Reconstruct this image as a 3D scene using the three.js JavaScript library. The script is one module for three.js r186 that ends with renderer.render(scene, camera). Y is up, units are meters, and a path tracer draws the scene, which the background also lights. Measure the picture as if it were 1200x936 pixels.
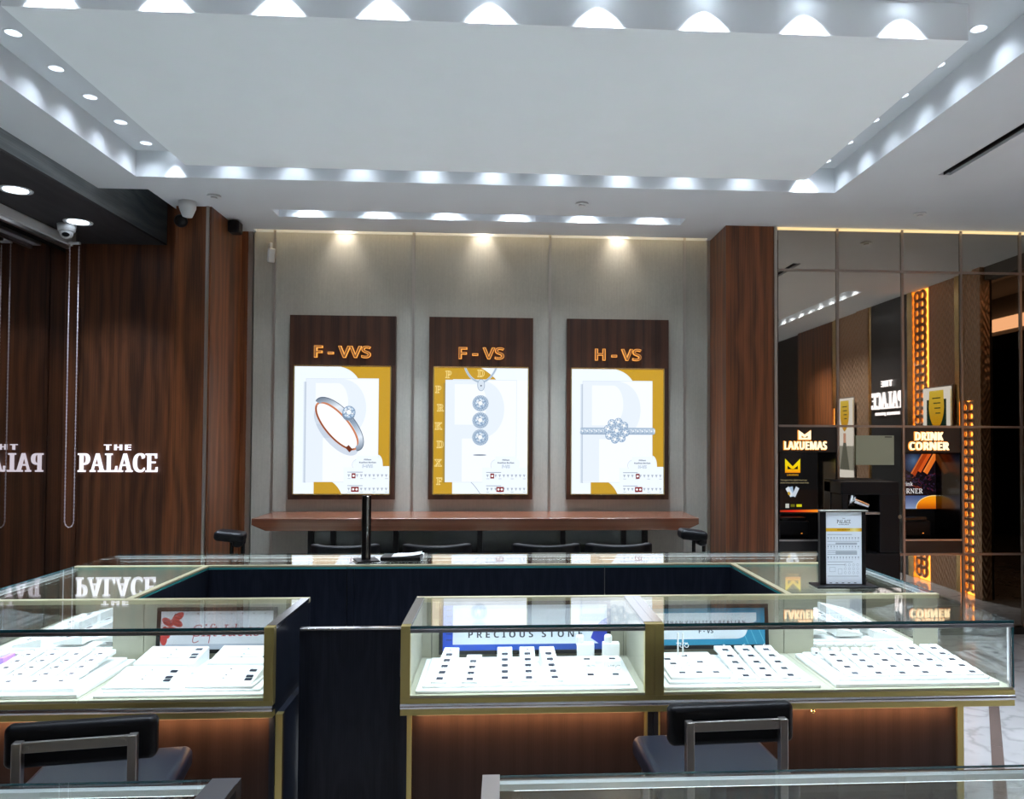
import * as THREE from 'three';
import { RoundedBoxGeometry } from 'three/addons/geometries/RoundedBoxGeometry.js';
import { FontLoader } from 'three/addons/loaders/FontLoader.js';
import { TextGeometry } from 'three/addons/geometries/TextGeometry.js';
import { mergeGeometries } from 'three/addons/utils/BufferGeometryUtils.js';
import { ImprovedNoise } from 'three/addons/math/ImprovedNoise.js';
import { RectAreaLightUniformsLib } from 'three/addons/lights/RectAreaLightUniformsLib.js';

// ---------------------------------------------------------------- camera, sky, exposure
// World: x to the right, y up, the shop recedes along -z. Metres.
const scene = new THREE.Scene();
const W = 1200, H = 936, FOCAL = 936;
const camera = new THREE.PerspectiveCamera(2 * Math.atan(H / 2 / FOCAL) * 180 / Math.PI, W / H, 0.02, 60);
camera.position.set(0, 1.58, 0);
camera.rotation.set(0.0252, -0.0607, 0.0046, 'YXZ');
camera.setViewOffset(W, H, -46.8, -23.3, W, H);      // lens shift of the photograph
camera.updateProjectionMatrix();
scene.background = new THREE.Color(0x000000);
const renderer = new THREE.WebGLRenderer({ antialias: true });
renderer.toneMapping = THREE.LinearToneMapping;
renderer.toneMappingExposure = 1.8;
renderer.shadowMap.enabled = true;
RectAreaLightUniformsLib.init();

const COOL = 0xe2efff, LEDW = 0xeefaff, WARM = 0xffc48a, AMBER = 0xffa04a;
const K = {                     // light levels
  recess: 4.5, recessSide: 9, recessBack: 9, spill: 0.42, slot: 9.5, slotSpill: 1.2, wallWash: 1.25, soffit: 6, hallFill: 60, aisle: 12, led: 18, kick: 42, poster: 0.62, cove: 21,
};

// ---------------------------------------------------------------- helpers
const taken = new Map();
function numbered(name) { const n = taken.get(name) ?? 0; taken.set(name, n + 1); return n ? `${name}_${String(n).padStart(3, '0')}` : name; }
function shade(o) { o.castShadow = true; o.receiveShadow = true; return o; }
function thing(name, label, category, [x, y, z] = [0, 0, 0], turn = 0, group) {
  const o = new THREE.Group(); o.name = numbered(name); o.position.set(x, y, z); o.rotation.y = turn;
  o.userData = { label, category }; if (group) o.userData.group = group;
  scene.add(o); return o;
}
function structure(name, label, category) {
  const o = new THREE.Group(); o.name = numbered(name); o.userData = { kind: 'structure', label, category };
  scene.add(o); return o;
}
function part(parent, name, geo, material, [x, y, z] = [0, 0, 0], label) {
  const m = shade(new THREE.Mesh(geo, material)); m.name = name; m.position.set(x, y, z);
  if (label) m.userData.label = label; parent.add(m); return m;
}
// box with uv in metres; grain: 'y' keeps v vertical, 'x' lays the grain along x
function box(w, h, d, grain = 'y') {
  const g = new THREE.BoxGeometry(w, h, d), p = g.attributes.position, n = g.attributes.normal, uv = g.attributes.uv;
  for (let i = 0; i < p.count; i++) {
    const ax = Math.abs(n.getX(i)), ay = Math.abs(n.getY(i));
    let u = ax > 0.5 ? p.getZ(i) : p.getX(i), v = ay > 0.5 ? p.getZ(i) : p.getY(i);
    if (grain === 'x') { if (ax > 0.5) { u = p.getZ(i); v = p.getY(i); } else [u, v] = [v, u]; }
    if (grain === 'z') { if (ax > 0.5) [u, v] = [p.getY(i), p.getZ(i)]; else if (ay > 0.5) [u, v] = [p.getX(i), p.getZ(i)]; }
    uv.setXY(i, u, v);
  }
  return g;
}
const uvShift = (g, du, dv) => { const uv = g.attributes.uv; for (let i = 0; i < uv.count; i++) uv.setXY(i, uv.getX(i) + du, uv.getY(i) + dv); return g; };
const rbox = (w, h, d, r = 0.003, s = 2) => new RoundedBoxGeometry(w, h, d, s, Math.min(r, w / 2.01, h / 2.01, d / 2.01));
// box spanning two corners in world coordinates: x0..x1, y0..y1, depth d0..d1 (depth = -z)
function span(parent, name, x0, x1, y0, y1, d0, d1, material, grain, label) {
  const g = box(x1 - x0, y1 - y0, d1 - d0, grain); uvShift(g, (x0 + x1) / 2, (y0 + y1) / 2);
  return part(parent, name, g, material, [(x0 + x1) / 2, (y0 + y1) / 2, -(d0 + d1) / 2], label);
}
const cyl = (r0, r1, h, n = 20) => new THREE.CylinderGeometry(r0, r1, h, n);
const move = (g, x, y, z) => g.translate(x, y, z);
let seed = 7; const rnd = () => { seed = (seed * 16807) % 2147483647; return seed / 2147483647; };
const noise = new ImprovedNoise();
const fbm = (x, y, z = 0.5, o = 4) => { let s = 0, a = 0.5; for (let i = 0; i < o; i++) { s += a * noise.noise(x, y, z + i * 7.1); x *= 2; y *= 2; a *= 0.5; } return s; };
const ORD = ['first', 'second', 'third', 'fourth', 'fifth', 'sixth', 'seventh', 'eighth', 'ninth', 'tenth', 'eleventh', 'twelfth'];

// ---------------------------------------------------------------- textures
const sr = (c) => { c = Math.min(1, Math.max(0, c)); return Math.round(255 * (c <= 0.0031308 ? 12.92 * c : 1.055 * Math.pow(c, 1 / 2.4) - 0.055)); };
function dataTexture(w, h, f, srgb = true) {
  const a = new Uint8Array(w * h * 4);
  for (let j = 0; j < h; j++) for (let i = 0; i < w; i++) { const c = f(i / w, j / h), k = (j * w + i) * 4; for (let q = 0; q < 3; q++) a[k + q] = srgb ? sr(c[q]) : Math.round(255 * Math.min(1, Math.max(0, c[q]))); a[k + 3] = 255; }
  const t = new THREE.DataTexture(a, w, h); t.wrapS = t.wrapT = THREE.MirroredRepeatWrapping; t.magFilter = THREE.LinearFilter; t.minFilter = THREE.LinearMipmapLinearFilter; t.generateMipmaps = true;
  if (srgb) t.colorSpace = THREE.SRGBColorSpace; t.needsUpdate = true; return t;
}
// walnut veneer: straight vertical grain with cathedral figure, one tile = 1.2 m x 2.6 m
function woodTexture(dark, light, figure, su, sv) {
  const t = dataTexture(512, 512, (u, v) => {
    const x = u * 6, y = v * 2.4;
    const warp = fbm(x * 0.7, y * 0.8, 3.1, 3) * 1.5 + fbm(x * 0.35, y * 0.3, 9.7, 2) * 2.2;
    const ring = 0.5 + 0.5 * Math.sin((x * 2.1 + warp * figure) * 4.0);
    const fine = fbm(x * 26, y * 1.6, 1.3, 3), pore = fbm(x * 70, y * 6, 5.5, 2);
    const t0 = Math.min(1, Math.max(0, 0.18 + 0.5 * ring * 0.75 + fine * 0.55 + pore * 0.3 + fbm(x * 0.9, y * 0.2, 2.2, 2) * 0.5));
    return [0, 1, 2].map((k) => dark[k] + (light[k] - dark[k]) * t0);
  });
  t.repeat.set(1 / su, 1 / sv); return t;
}
const walnutTex = woodTexture([0.042, 0.0155, 0.0060], [0.225, 0.083, 0.030], 1.25, 0.9, 2.4);
const navyTex = woodTexture([0.0055, 0.0075, 0.0135], [0.0165, 0.021, 0.034], 2.6, 0.5, 0.9);
const deskTex = woodTexture([0.13, 0.042, 0.020], [0.26, 0.098, 0.05], 0.5, 0.5, 2.2);
const greyWoodTex = woodTexture([0.040, 0.042, 0.044], [0.085, 0.088, 0.090], 1.6, 0.9, 1.6);
const baseTex = woodTexture([0.030, 0.021, 0.018], [0.052, 0.036, 0.030], 0.7, 0.6, 2.0);
const linenTex = dataTexture(512, 512, (u, v) => { const n = 0.5 * fbm(u * 180, v * 3, 1.7, 2) + 0.35 * fbm(u * 60, v * 40, 4.4, 2) + 0.3 * fbm(u * 5, v * 5, 8.4, 2); const b = 1 + n * 0.28; return [0.42 * b, 0.412 * b, 0.36 * b]; });
linenTex.repeat.set(1 / 0.9, 1 / 0.9);
const marbleTex = dataTexture(512, 512, (u, v) => { const n = fbm(u * 4, v * 4, 2.2, 5), k = Math.pow(Math.abs(Math.sin((u * 2 + v * 3 + n * 3.2) * 3)), 12); const b = 0.29 + n * 0.075 - k * 0.07; return [b, b * 0.985, b * 0.975]; });
marbleTex.repeat.set(1 / 1.6, 1 / 1.6);
const plasterTex = dataTexture(256, 256, (u, v) => { const b = 0.83 + 0.03 * fbm(u * 8, v * 8, 1.1, 4); return [b, b * 1.004, b * 1.01]; });
plasterTex.repeat.set(1 / 3, 1 / 3);
const brushTex = dataTexture(256, 256, (u, v) => { const n = 0.5 + fbm(u * 4, v * 120, 3.3, 3) * 0.7; return [n, n, n]; }, false);
brushTex.repeat.set(2, 8);

const scaleTex = dataTexture(256, 256, (u, v) => { const a = Math.sin(u * 50.265) * Math.sin(v * 50.265 + Math.sin(u * 25.1) * 1.5), n = 0.5 + 0.35 * a + 0.25 * fbm(u * 6, v * 6, 6.6, 3); return [n, n, n]; }, false);
scaleTex.repeat.set(2.2, 1.4);
function canvasTexture(w, h, draw) {
  const c = document.createElement('canvas'); c.width = w; c.height = h; const x = c.getContext('2d'); draw(x, w, h);
  const t = new THREE.CanvasTexture(c); t.colorSpace = THREE.SRGBColorSpace; t.magFilter = THREE.LinearFilter; t.needsUpdate = true; return t;
}
const std = (o) => new THREE.MeshStandardMaterial(o), phy = (o) => new THREE.MeshPhysicalMaterial(o);
const lin = (r, g, b) => new THREE.Color().setRGB(r, g, b);
const glow = (c, k) => std({ color: 0x222222, emissive: c, emissiveIntensity: k, roughness: 0.5 });
const M = {
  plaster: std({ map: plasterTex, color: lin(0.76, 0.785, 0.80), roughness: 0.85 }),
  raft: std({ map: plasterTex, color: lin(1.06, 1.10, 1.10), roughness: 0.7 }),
  black: std({ color: 0x0a0a0b, roughness: 0.6 }),
  gloss: std({ color: 0x08080a, roughness: 0.18 }),
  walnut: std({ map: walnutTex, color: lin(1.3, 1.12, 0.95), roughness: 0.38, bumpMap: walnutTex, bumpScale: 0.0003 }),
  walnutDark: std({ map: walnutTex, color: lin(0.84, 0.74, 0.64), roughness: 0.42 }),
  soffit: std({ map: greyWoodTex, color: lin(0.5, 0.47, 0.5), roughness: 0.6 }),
  soffitFaceLit: std({ map: greyWoodTex, color: lin(3.6, 4.0, 4.2), roughness: 0.6 }),  // lighter copy of the soffit tint, cove light put into the colour
  baseDark: phy({ map: baseTex, specularIntensity: 0.4, color: lin(0.85, 0.72, 0.70), roughness: 0.42 }),
  posterWood: std({ map: walnutTex, color: lin(0.42, 0.40, 0.48), roughness: 0.4 }),
  navy: phy({ map: navyTex, specularIntensity: 0.45, roughness: 0.34, bumpMap: navyTex, bumpScale: 0.0006 }),
  baseWood: std({ map: walnutTex, color: lin(0.62, 0.55, 0.55), roughness: 0.4 }),
  desk: phy({ map: deskTex, roughness: 0.22, clearcoat: 0.5, clearcoatRoughness: 0.12 }),
  linen: std({ map: linenTex, roughness: 0.75 }),
  cream: std({ color: lin(0.47, 0.46, 0.365), roughness: 0.7 }),
  marble: std({ map: marbleTex, roughness: 0.12 }),
  reflectionBrown: std({ color: lin(0.10, 0.075, 0.065), roughness: 0.15 }),  // for the added strip that imitates a reflection in the floor
  gold: std({ color: lin(0.56, 0.46, 0.175), metalness: 0.9, roughness: 0.38 }),
  champagne: std({ color: lin(0.62, 0.58, 0.38), metalness: 0.55, roughness: 0.35 }),
  railDark: std({ color: lin(0.22, 0.22, 0.235), metalness: 1, roughness: 0.3 }),
  profile: std({ color: lin(0.80, 0.83, 0.85), metalness: 0.6, roughness: 0.4 }),
  goldBright: std({ color: lin(0.78, 0.56, 0.25), metalness: 1, roughness: 0.25 }),
  silver: std({ color: lin(0.62, 0.62, 0.64), metalness: 1, roughness: 0.22 }),
  steel: std({ color: lin(0.50, 0.47, 0.45), metalness: 1, roughness: 0.3, bumpMap: brushTex, bumpScale: 0.00004 }),
  nickel: std({ color: lin(0.50, 0.47, 0.43), metalness: 1, roughness: 0.38 }),
  mirror: std({ color: lin(0.50, 0.445, 0.38), metalness: 1, roughness: 0.015 }),
  darkMirror: std({ color: lin(0.46, 0.43, 0.42), metalness: 1, roughness: 0.02 }),
  mullion: std({ color: lin(0.36, 0.32, 0.29), metalness: 1, roughness: 0.35 }),
  glass: phy({ color: lin(0.965, 0.985, 0.975), transmission: 1, thickness: 0, roughness: 0, ior: 1.5, side: THREE.DoubleSide }),
  tealEdge: std({ color: lin(0.05, 0.30, 0.30), roughness: 0.1 }),
  glassEdge: std({ color: lin(0.010, 0.075, 0.095), roughness: 0.1 }),
  white: std({ color: lin(0.86, 0.87, 0.86), roughness: 0.55 }),
  whitePad: std({ color: lin(0.90, 0.91, 0.90), roughness: 0.6 }),
  tag: std({ color: lin(0.012, 0.016, 0.034), roughness: 0.45 }),
  tagGrey: std({ color: lin(0.10, 0.085, 0.105), roughness: 0.4 }),
  jewel: phy({ color: lin(0.85, 0.87, 0.92), metalness: 1, roughness: 0.08 }),
  leather: phy({ color: lin(0.011, 0.015, 0.026), roughness: 0.3, specularIntensity: 0.7 }),
  leatherBlack: phy({ color: lin(0.003, 0.0035, 0.005), roughness: 0.4, specularIntensity: 0.35 }),
  plasticWhite: std({ color: lin(0.62, 0.64, 0.64), roughness: 0.4 }),
  plasticBlack: phy({ color: lin(0.004, 0.004, 0.005), roughness: 0.42, specularIntensity: 0.45 }),
  letterWhite: glow(0xf4f0ff, 0.8),
  letterFacade: glow(0xf4f4ff, 1.5),
  letterWarm: glow(0xffe2b0, 1.0),
  letterHalo: glow(0xff9a3a, 0.75),
  letterGold: glow(0xffa845, 0.68),
  letterGoldFace: std({ color: lin(0.16, 0.075, 0.03), metalness: 0.4, roughness: 0.4, emissive: lin(0.06, 0.026, 0.008) }),
  lamp: glow(COOL, 6), lampSoft: glow(COOL, 2.4), lampWarm: glow(0xffe6c0, 3),
  led: glow(LEDW, 3.5), ledWarm: glow(WARM, 0.9), coveWarm: glow(0xffdca0, 0.62), coveMall: glow(0xffc090, 1.0),
  bronze: std({ color: lin(0.55, 0.36, 0.23), metalness: 0.9, roughness: 0.32, bumpMap: scaleTex, bumpScale: 0.012 }),
  facade: std({ color: lin(0.012, 0.012, 0.012), roughness: 0.3 }),
  goldGlow: glow(0xffa040, 3.4),
  mall: std({ color: lin(0.11, 0.10, 0.09), roughness: 0.8 }),
  mallDark: std({ color: lin(0.02, 0.018, 0.016), roughness: 0.7 }),
  paper: std({ color: lin(0.8, 0.82, 0.85), roughness: 0.7 }),
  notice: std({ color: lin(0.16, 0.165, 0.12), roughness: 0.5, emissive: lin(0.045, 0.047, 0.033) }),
  lilac: std({ color: lin(0.62, 0.30, 0.72), roughness: 0.5 }), sky: std({ color: lin(0.16, 0.52, 0.82), roughness: 0.6 }),
  chain: std({ color: lin(0.55, 0.5, 0.52), roughness: 0.35 }),
};
const screen = (tex, k) => std({ color: 0x151515, roughness: 0.22, emissive: 0xffffff, emissiveMap: tex, emissiveIntensity: k });

// ---------------------------------------------------------------- lettering
const fonts = {};
for (const [k, f] of [['bold', 'droid_sans_bold'], ['regular', 'droid_sans_regular'], ['serif', 'droid_serif_bold']]) fonts[k] = await new FontLoader().loadAsync(`fonts/droid/${f}.typeface.json`);
// letters centred on x, standing on y = 0, stretched to width and height
function letters(str, font, width, height, depth, bevel = 0) {
  const g = new TextGeometry(str, { font: fonts[font], size: 1, depth: 1, curveSegments: 6, bevelEnabled: bevel > 0, bevelSize: bevel, bevelThickness: bevel, bevelSegments: 1 });
  g.computeBoundingBox(); const b = g.boundingBox;
  g.translate(-(b.min.x + b.max.x) / 2, -b.min.y, 0);
  return g.scale(width / (b.max.x - b.min.x), height / (b.max.y - b.min.y), depth);
}
function spaced(str, font, width, height, depth, gap) {      // letter-spaced words
  const gs = []; let x = 0;
  for (const ch of str) { if (ch === ' ') { x += 0.6; continue; } const g = new TextGeometry(ch, { font: fonts[font], size: 1, depth: 1, curveSegments: 5, bevelEnabled: false }); g.computeBoundingBox(); const b = g.boundingBox; g.translate(x - b.min.x, 0, 0); x += b.max.x - b.min.x + gap; gs.push(g); }
  const g = mergeGeometries(gs); g.computeBoundingBox(); const b = g.boundingBox;
  g.translate(-(b.min.x + b.max.x) / 2, -b.min.y, 0);
  return g.scale(width / (b.max.x - b.min.x), height / (b.max.y - b.min.y), depth);
}
function crownLogo(w, h, depth) {       // square M with a small chevron window
  const s = new THREE.Shape([[-0.5, 0], [-0.5, 1], [0, 0.52], [0.5, 1], [0.5, 0]].map((p) => new THREE.Vector2(p[0] * w, p[1] * h)));
  s.holes.push(new THREE.Path([[-0.3, 0.2], [-0.3, 0.5], [0, 0.24], [0.3, 0.5], [0.3, 0.2]].map((p) => new THREE.Vector2(p[0] * w, p[1] * h))));
  return new THREE.ExtrudeGeometry(s, { depth, bevelEnabled: false });
}

// ================================================================ THE ROOM
const CEIL = 3.33, REC = 3.505, BACK = 6.88, MIR = 6.37;
const FRONT_X = [-1.861, -1.404, -0.944, -0.515, -0.068, 0.394, 0.852, 1.295, 1.729], SIDE_D = [3.556, 3.912, 4.278, 4.625, 4.984, 5.333], BACK_X = [-1.837, -1.42, -0.98, -0.517, -0.086, 0.344, 0.805, 1.24, 1.664];
const RECESS_LAMPS = [...FRONT_X.map((x) => [x, 3.275, 0.041]), ...SIDE_D.map((d) => [2.205, d, 0.0375]), ...SIDE_D.map((d) => [-2.345, d, 0.0375]), ...BACK_X.map((x) => [x, 5.385, 0.035]), [2.1, 5.41, 0.035], [-2.21, 5.41, 0.035]];
// ---- floor
{
  const f = structure('floor', 'polished white marble shop floor with soft grey veins', 'floor');
  span(f, 'floor_slab', -4.2, 9.2, -0.12, 0, -6.2, 7.2, M.marble);
  // added brown strip on the marble, drawn in place of a dark floor reflection
  const g = box(0.055, 0.004, 2.6); const s = part(f, 'reflection_strip', g, M.reflectionBrown, [2.665, 0.0005, -4.2], 'dark brown strip standing in for a floor reflection'); s.rotation.y = -0.548;
}
// ---- ceiling: lower slab with the recess, the light slot and the air slot cut out, and a raft hung in the recess
{
  const c = structure('ceiling', 'white plaster ceiling with a rectangular lit recess around a floating panel', 'ceiling');
  const P = (a) => a.map(([x, d]) => new THREE.Vector2(x, d));
  const s = new THREE.Shape(P([[-2.85, -6], [5.2, -6], [5.2, 7.0], [-2.51, 7.0], [-2.51, 5.75], [-2.85, 5.75]]));
  const hole = (x0, x1, d0, d1) => s.holes.push(new THREE.Path(P([[x0, d0], [x0, d1], [x1, d1], [x1, d0]])));
  hole(-2.47, 2.325, 2.9, 5.47); hole(-1.78, 1.43, 6.19, 6.385); hole(2.845, 2.925, 0.6, 5.05); hole(4.0, 4.2, 0.8, 3.65); hole(-2.1, 1.76, 6.79, 6.878);
  const g = new THREE.ExtrudeGeometry(s, { depth: 0.2, bevelEnabled: false }); g.rotateX(-Math.PI / 2); // shape y -> -z
  part(c, 'ceiling_slab', g, M.plaster, [0, CEIL, 0]);
  const rt = new THREE.Shape(P([[-2.6, 2.8], [2.45, 2.8], [2.45, 5.6], [-2.6, 5.6]]));
  for (const [x, d, r] of RECESS_LAMPS) { const h = new THREE.Path(); h.absarc(x, d, r, 0, Math.PI * 2, true); rt.holes.push(h); }
  const rg = new THREE.ExtrudeGeometry(rt, { depth: 0.06, bevelEnabled: false, curveSegments: 18 }); rg.rotateX(-Math.PI / 2);
  part(c, 'recess_top', rg, M.plaster, [0, REC, 0]);
  span(c, 'slot_top', 3.9, 4.3, 3.47, 3.52, 0.7, 3.75, M.plaster);
  span(c, 'slot_top', -2.2, 1.8, 3.53, 3.56, 6.7, 6.9, M.plaster);
  span(c, 'ceiling_raft', -2.06, 2.03, 3.34, REC, 3.35, 5.25, M.raft, 'y', 'smooth white floating panel');
  span(c, 'slot_top', -1.85, 1.5, 3.47, 3.52, 6.1, 6.45, M.plaster);
  span(c, 'upper_deck', -4.2, 5.4, 3.85, 3.95, -6.2, 7.2, M.plaster);
  const a = thing('air_slot', 'long black linear air slot in the white ceiling on the right', 'air vent', [2.885, CEIL + 0.03, -2.83]);
  part(a, 'slot_box', box(0.08, 0.02, 4.44), M.black);
  part(a, 'slot_blade', box(0.006, 0.03, 4.44), M.plasticBlack, [0, -0.012, 0]);
}
// ---- rear wall behind the desk: three pale fabric panels in a niche with slim metal strips between them
{
  const w = structure('wall_back', 'pale greige fabric wall panels behind three jewellery posters', 'wall');
  span(w, 'wall_core', -2.6, 2.3, 0, 3.85, BACK + 0.03, 7.15, M.linen);
  const xs = [-2.215, -2.125, -1.947, -0.776, 0.395, 1.575, 1.79];
  const edges = [[-2.125, -1.947], [-1.947, -0.776], [-0.776, 0.395], [0.395, 1.575], [1.575, 1.79]];
  for (const [a, b] of edges) span(w, 'wall_panel', a + 0.009, b - 0.009, 0, 3.53, BACK, BACK + 0.03, M.linen);
  for (const x of [-1.947, -0.776, 0.395, 1.575]) span(w, 'metal_strip', x - 0.011, x + 0.011, 0, 3.53, BACK - 0.006, BACK + 0.03, M.nickel, 'y', 'brushed nickel strip');
  span(w, 'metal_strip', -2.165, -2.125, 0, 3.42, BACK - 0.012, BACK + 0.03, M.nickel);
  span(w, 'metal_strip', 1.775, 1.8, 0, 3.42, BACK - 0.012, BACK + 0.03, M.nickel);
}
// ---- walnut piers either side of the niche
{
  const l = structure('wall_pier_left', 'walnut veneered pier left of the poster niche', 'wall');
  span(l, 'pier_core', -2.475, -2.235, 0, 3.85, 6.15, 7.1, M.walnut);
  span(l, 'corner_strip', -2.248, -2.228, 0, CEIL, 6.135, 6.155, M.nickel, 'y', 'bright metal corner strip');
  span(l, 'inner_return', -2.24, -2.163, 0, 3.42, BACK - 0.012, BACK + 0.02, M.walnut);
  span(l, 'inner_panel', -2.24, -2.215, 0, 3.42, 6.155, BACK, M.walnut);
  const r = structure('wall_pier_right', 'walnut veneered pier between the poster niche and the mirrors', 'wall');
  span(r, 'pier_core', 1.80, 2.205, 0, 3.85, MIR, 7.1, M.walnut);
  span(r, 'corner_strip', 2.198, 2.222, 0, CEIL, MIR - 0.015, MIR + 0.02, M.nickel, 'y', 'bright metal corner strip');
}
// ---- left: walnut panel with the shop name, dark soffit above, black glass along the side
{
  const w = structure('wall_left_back', 'dark walnut wall panel carrying the white illuminated shop name', 'wall');
  span(w, 'wall_core', -3.9, -2.5, 0, 3.85, 6.9, 7.1, M.mallDark);
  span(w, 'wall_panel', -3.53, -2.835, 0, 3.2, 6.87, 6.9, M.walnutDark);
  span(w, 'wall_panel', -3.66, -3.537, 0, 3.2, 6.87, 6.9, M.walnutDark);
  span(w, 'edge_trim', -2.833, -2.755, 0, 3.85, 6.862, 6.9, M.walnut, 'y', 'paler wooden edge trim');
  const s = structure('soffit_left', 'dark stained wooden soffit along the left side of the ceiling', 'ceiling');
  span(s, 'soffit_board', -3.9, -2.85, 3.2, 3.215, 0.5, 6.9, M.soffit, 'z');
  span(s, 'soffit_face', -2.868, -2.85, 3.215, 3.86, 0.5, 6.9, M.soffitFaceLit, 'z');
  span(s, 'soffit_core', -3.9, -2.87, 3.22, 3.86, 0.5, 6.9, M.mallDark);
  const g = structure('wall_left', 'dark reflective glass wall along the left side of the shop', 'wall');
  span(g, 'glass_sheet', -3.67, -3.655, 0.05, 3.12, 2.2, 6.87, M.darkMirror);
  span(g, 'wall_core', -4.1, -3.672, 0, 3.85, -6.1, 7.0, M.mallDark);
  span(g, 'base_rail', -3.68, -3.64, 0, 0.05, 2.2, 6.87, M.steel);
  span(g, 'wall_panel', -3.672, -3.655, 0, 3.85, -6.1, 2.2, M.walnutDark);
}
// ---- rear boundary behind the camera
{
  const w = structure('wall_front', 'dark wall behind the photographer with a warm cove line', 'wall');
  span(w, 'wall_core', -4.1, 5.2, 0, 3.9, -6.2, -6.0, M.mall);
  span(w, 'cove_strip', -3.5, 4.9, 2.75, 2.95, -6.0, -5.97, M.coveMall);
  span(w, 'shutter_panel', -3.5, 4.9, 0, 2.3, -6.0, -5.96, M.mallDark);
}
// ---- right: bronze mirror grid facing the camera
const MX = [2.227, 2.727, 3.275, 3.775, 4.285, 4.80], MY = [0.06, 0.655, 1.70, 2.975, 3.305];
{
  const w = structure('wall_mirror', 'bronze mirror tiles in a slim metal grid on the right', 'wall');
  span(w, 'wall_core', 2.2, 5.2, 0, 3.85, 6.80, 7.1, M.mallDark);
  for (let i = 0; i < 5; i++) for (let j = 0; j < 4; j++) {
    if (j === 2 - 1 && (i === 0 || i === 2)) continue;       // niches
    span(w, 'mirror_tile', MX[i] + 0.007, MX[i + 1] - 0.007, MY[j] + 0.007, MY[j + 1] - 0.007, MIR, MIR + 0.012, M.mirror);
  }
  for (let i = 0; i < 6; i++) { if (i && i < 5) span(w, 'mullion', MX[i] - 0.009, MX[i] + 0.009, 0.05, 3.32, MIR - 0.012, MIR + 0.012, M.mullion); }
  for (const y of [0.655, 1.70, 2.975]) for (let i = 0; i < 5; i++) span(w, 'transom', MX[i] + 0.009, MX[i + 1] - 0.009, y - 0.009, y + 0.009, MIR - 0.011, MIR + 0.012, M.mullion);
  span(w, 'light_strip', 2.227, 4.80, 3.307, 3.325, MIR, MIR + 0.02, M.coveWarm, 'y', 'thin warm light strip under the ceiling');
  span(w, 'base_board', 2.205, 5.0, 0, 0.055, MIR - 0.02, MIR + 0.012, M.black);
  for (const i of [0, 2]) {        // niche boxes: back, sides, head, floor, front bands
    const x0 = MX[i] + 0.009, x1 = MX[i + 1] - 0.009;
    span(w, 'niche_back', x0, x1, 0.66, 1.70, 6.76, 6.775, M.black);
    for (const x of [x0, x1 - 0.01]) span(w, 'niche_side', x, x + 0.01, 0.66, 1.70, MIR + 0.004, 6.76, M.gloss);
    span(w, 'niche_head', x0, x1, 1.487, 1.691, MIR, MIR + 0.02, M.facade, 'y', 'charcoal sign band');
    span(w, 'niche_top', x0 + 0.01, x1 - 0.01, 1.487, 1.50, MIR + 0.02, 6.76, M.black);
    span(w, 'niche_floor', x0 + 0.01, x1 - 0.01, 0.765, 0.78, MIR, 6.76, M.gloss);
    span(w, 'niche_edge', x0, x1, 0.765, 0.778, MIR - 0.008, MIR, M.steel);
    span(w, 'niche_apron', x0, x1, 0.665, 0.765, MIR, MIR + 0.02, M.facade);
  }
  const l = new THREE.RectAreaLight(0xffdca0, 6, 2.5, 0.02); l.position.set(3.5, 3.31, -(MIR - 0.03)); l.lookAt(3.5, 2.0, -(MIR - 0.5)); w.add(l); l.name = 'strip_light';
}
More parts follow.
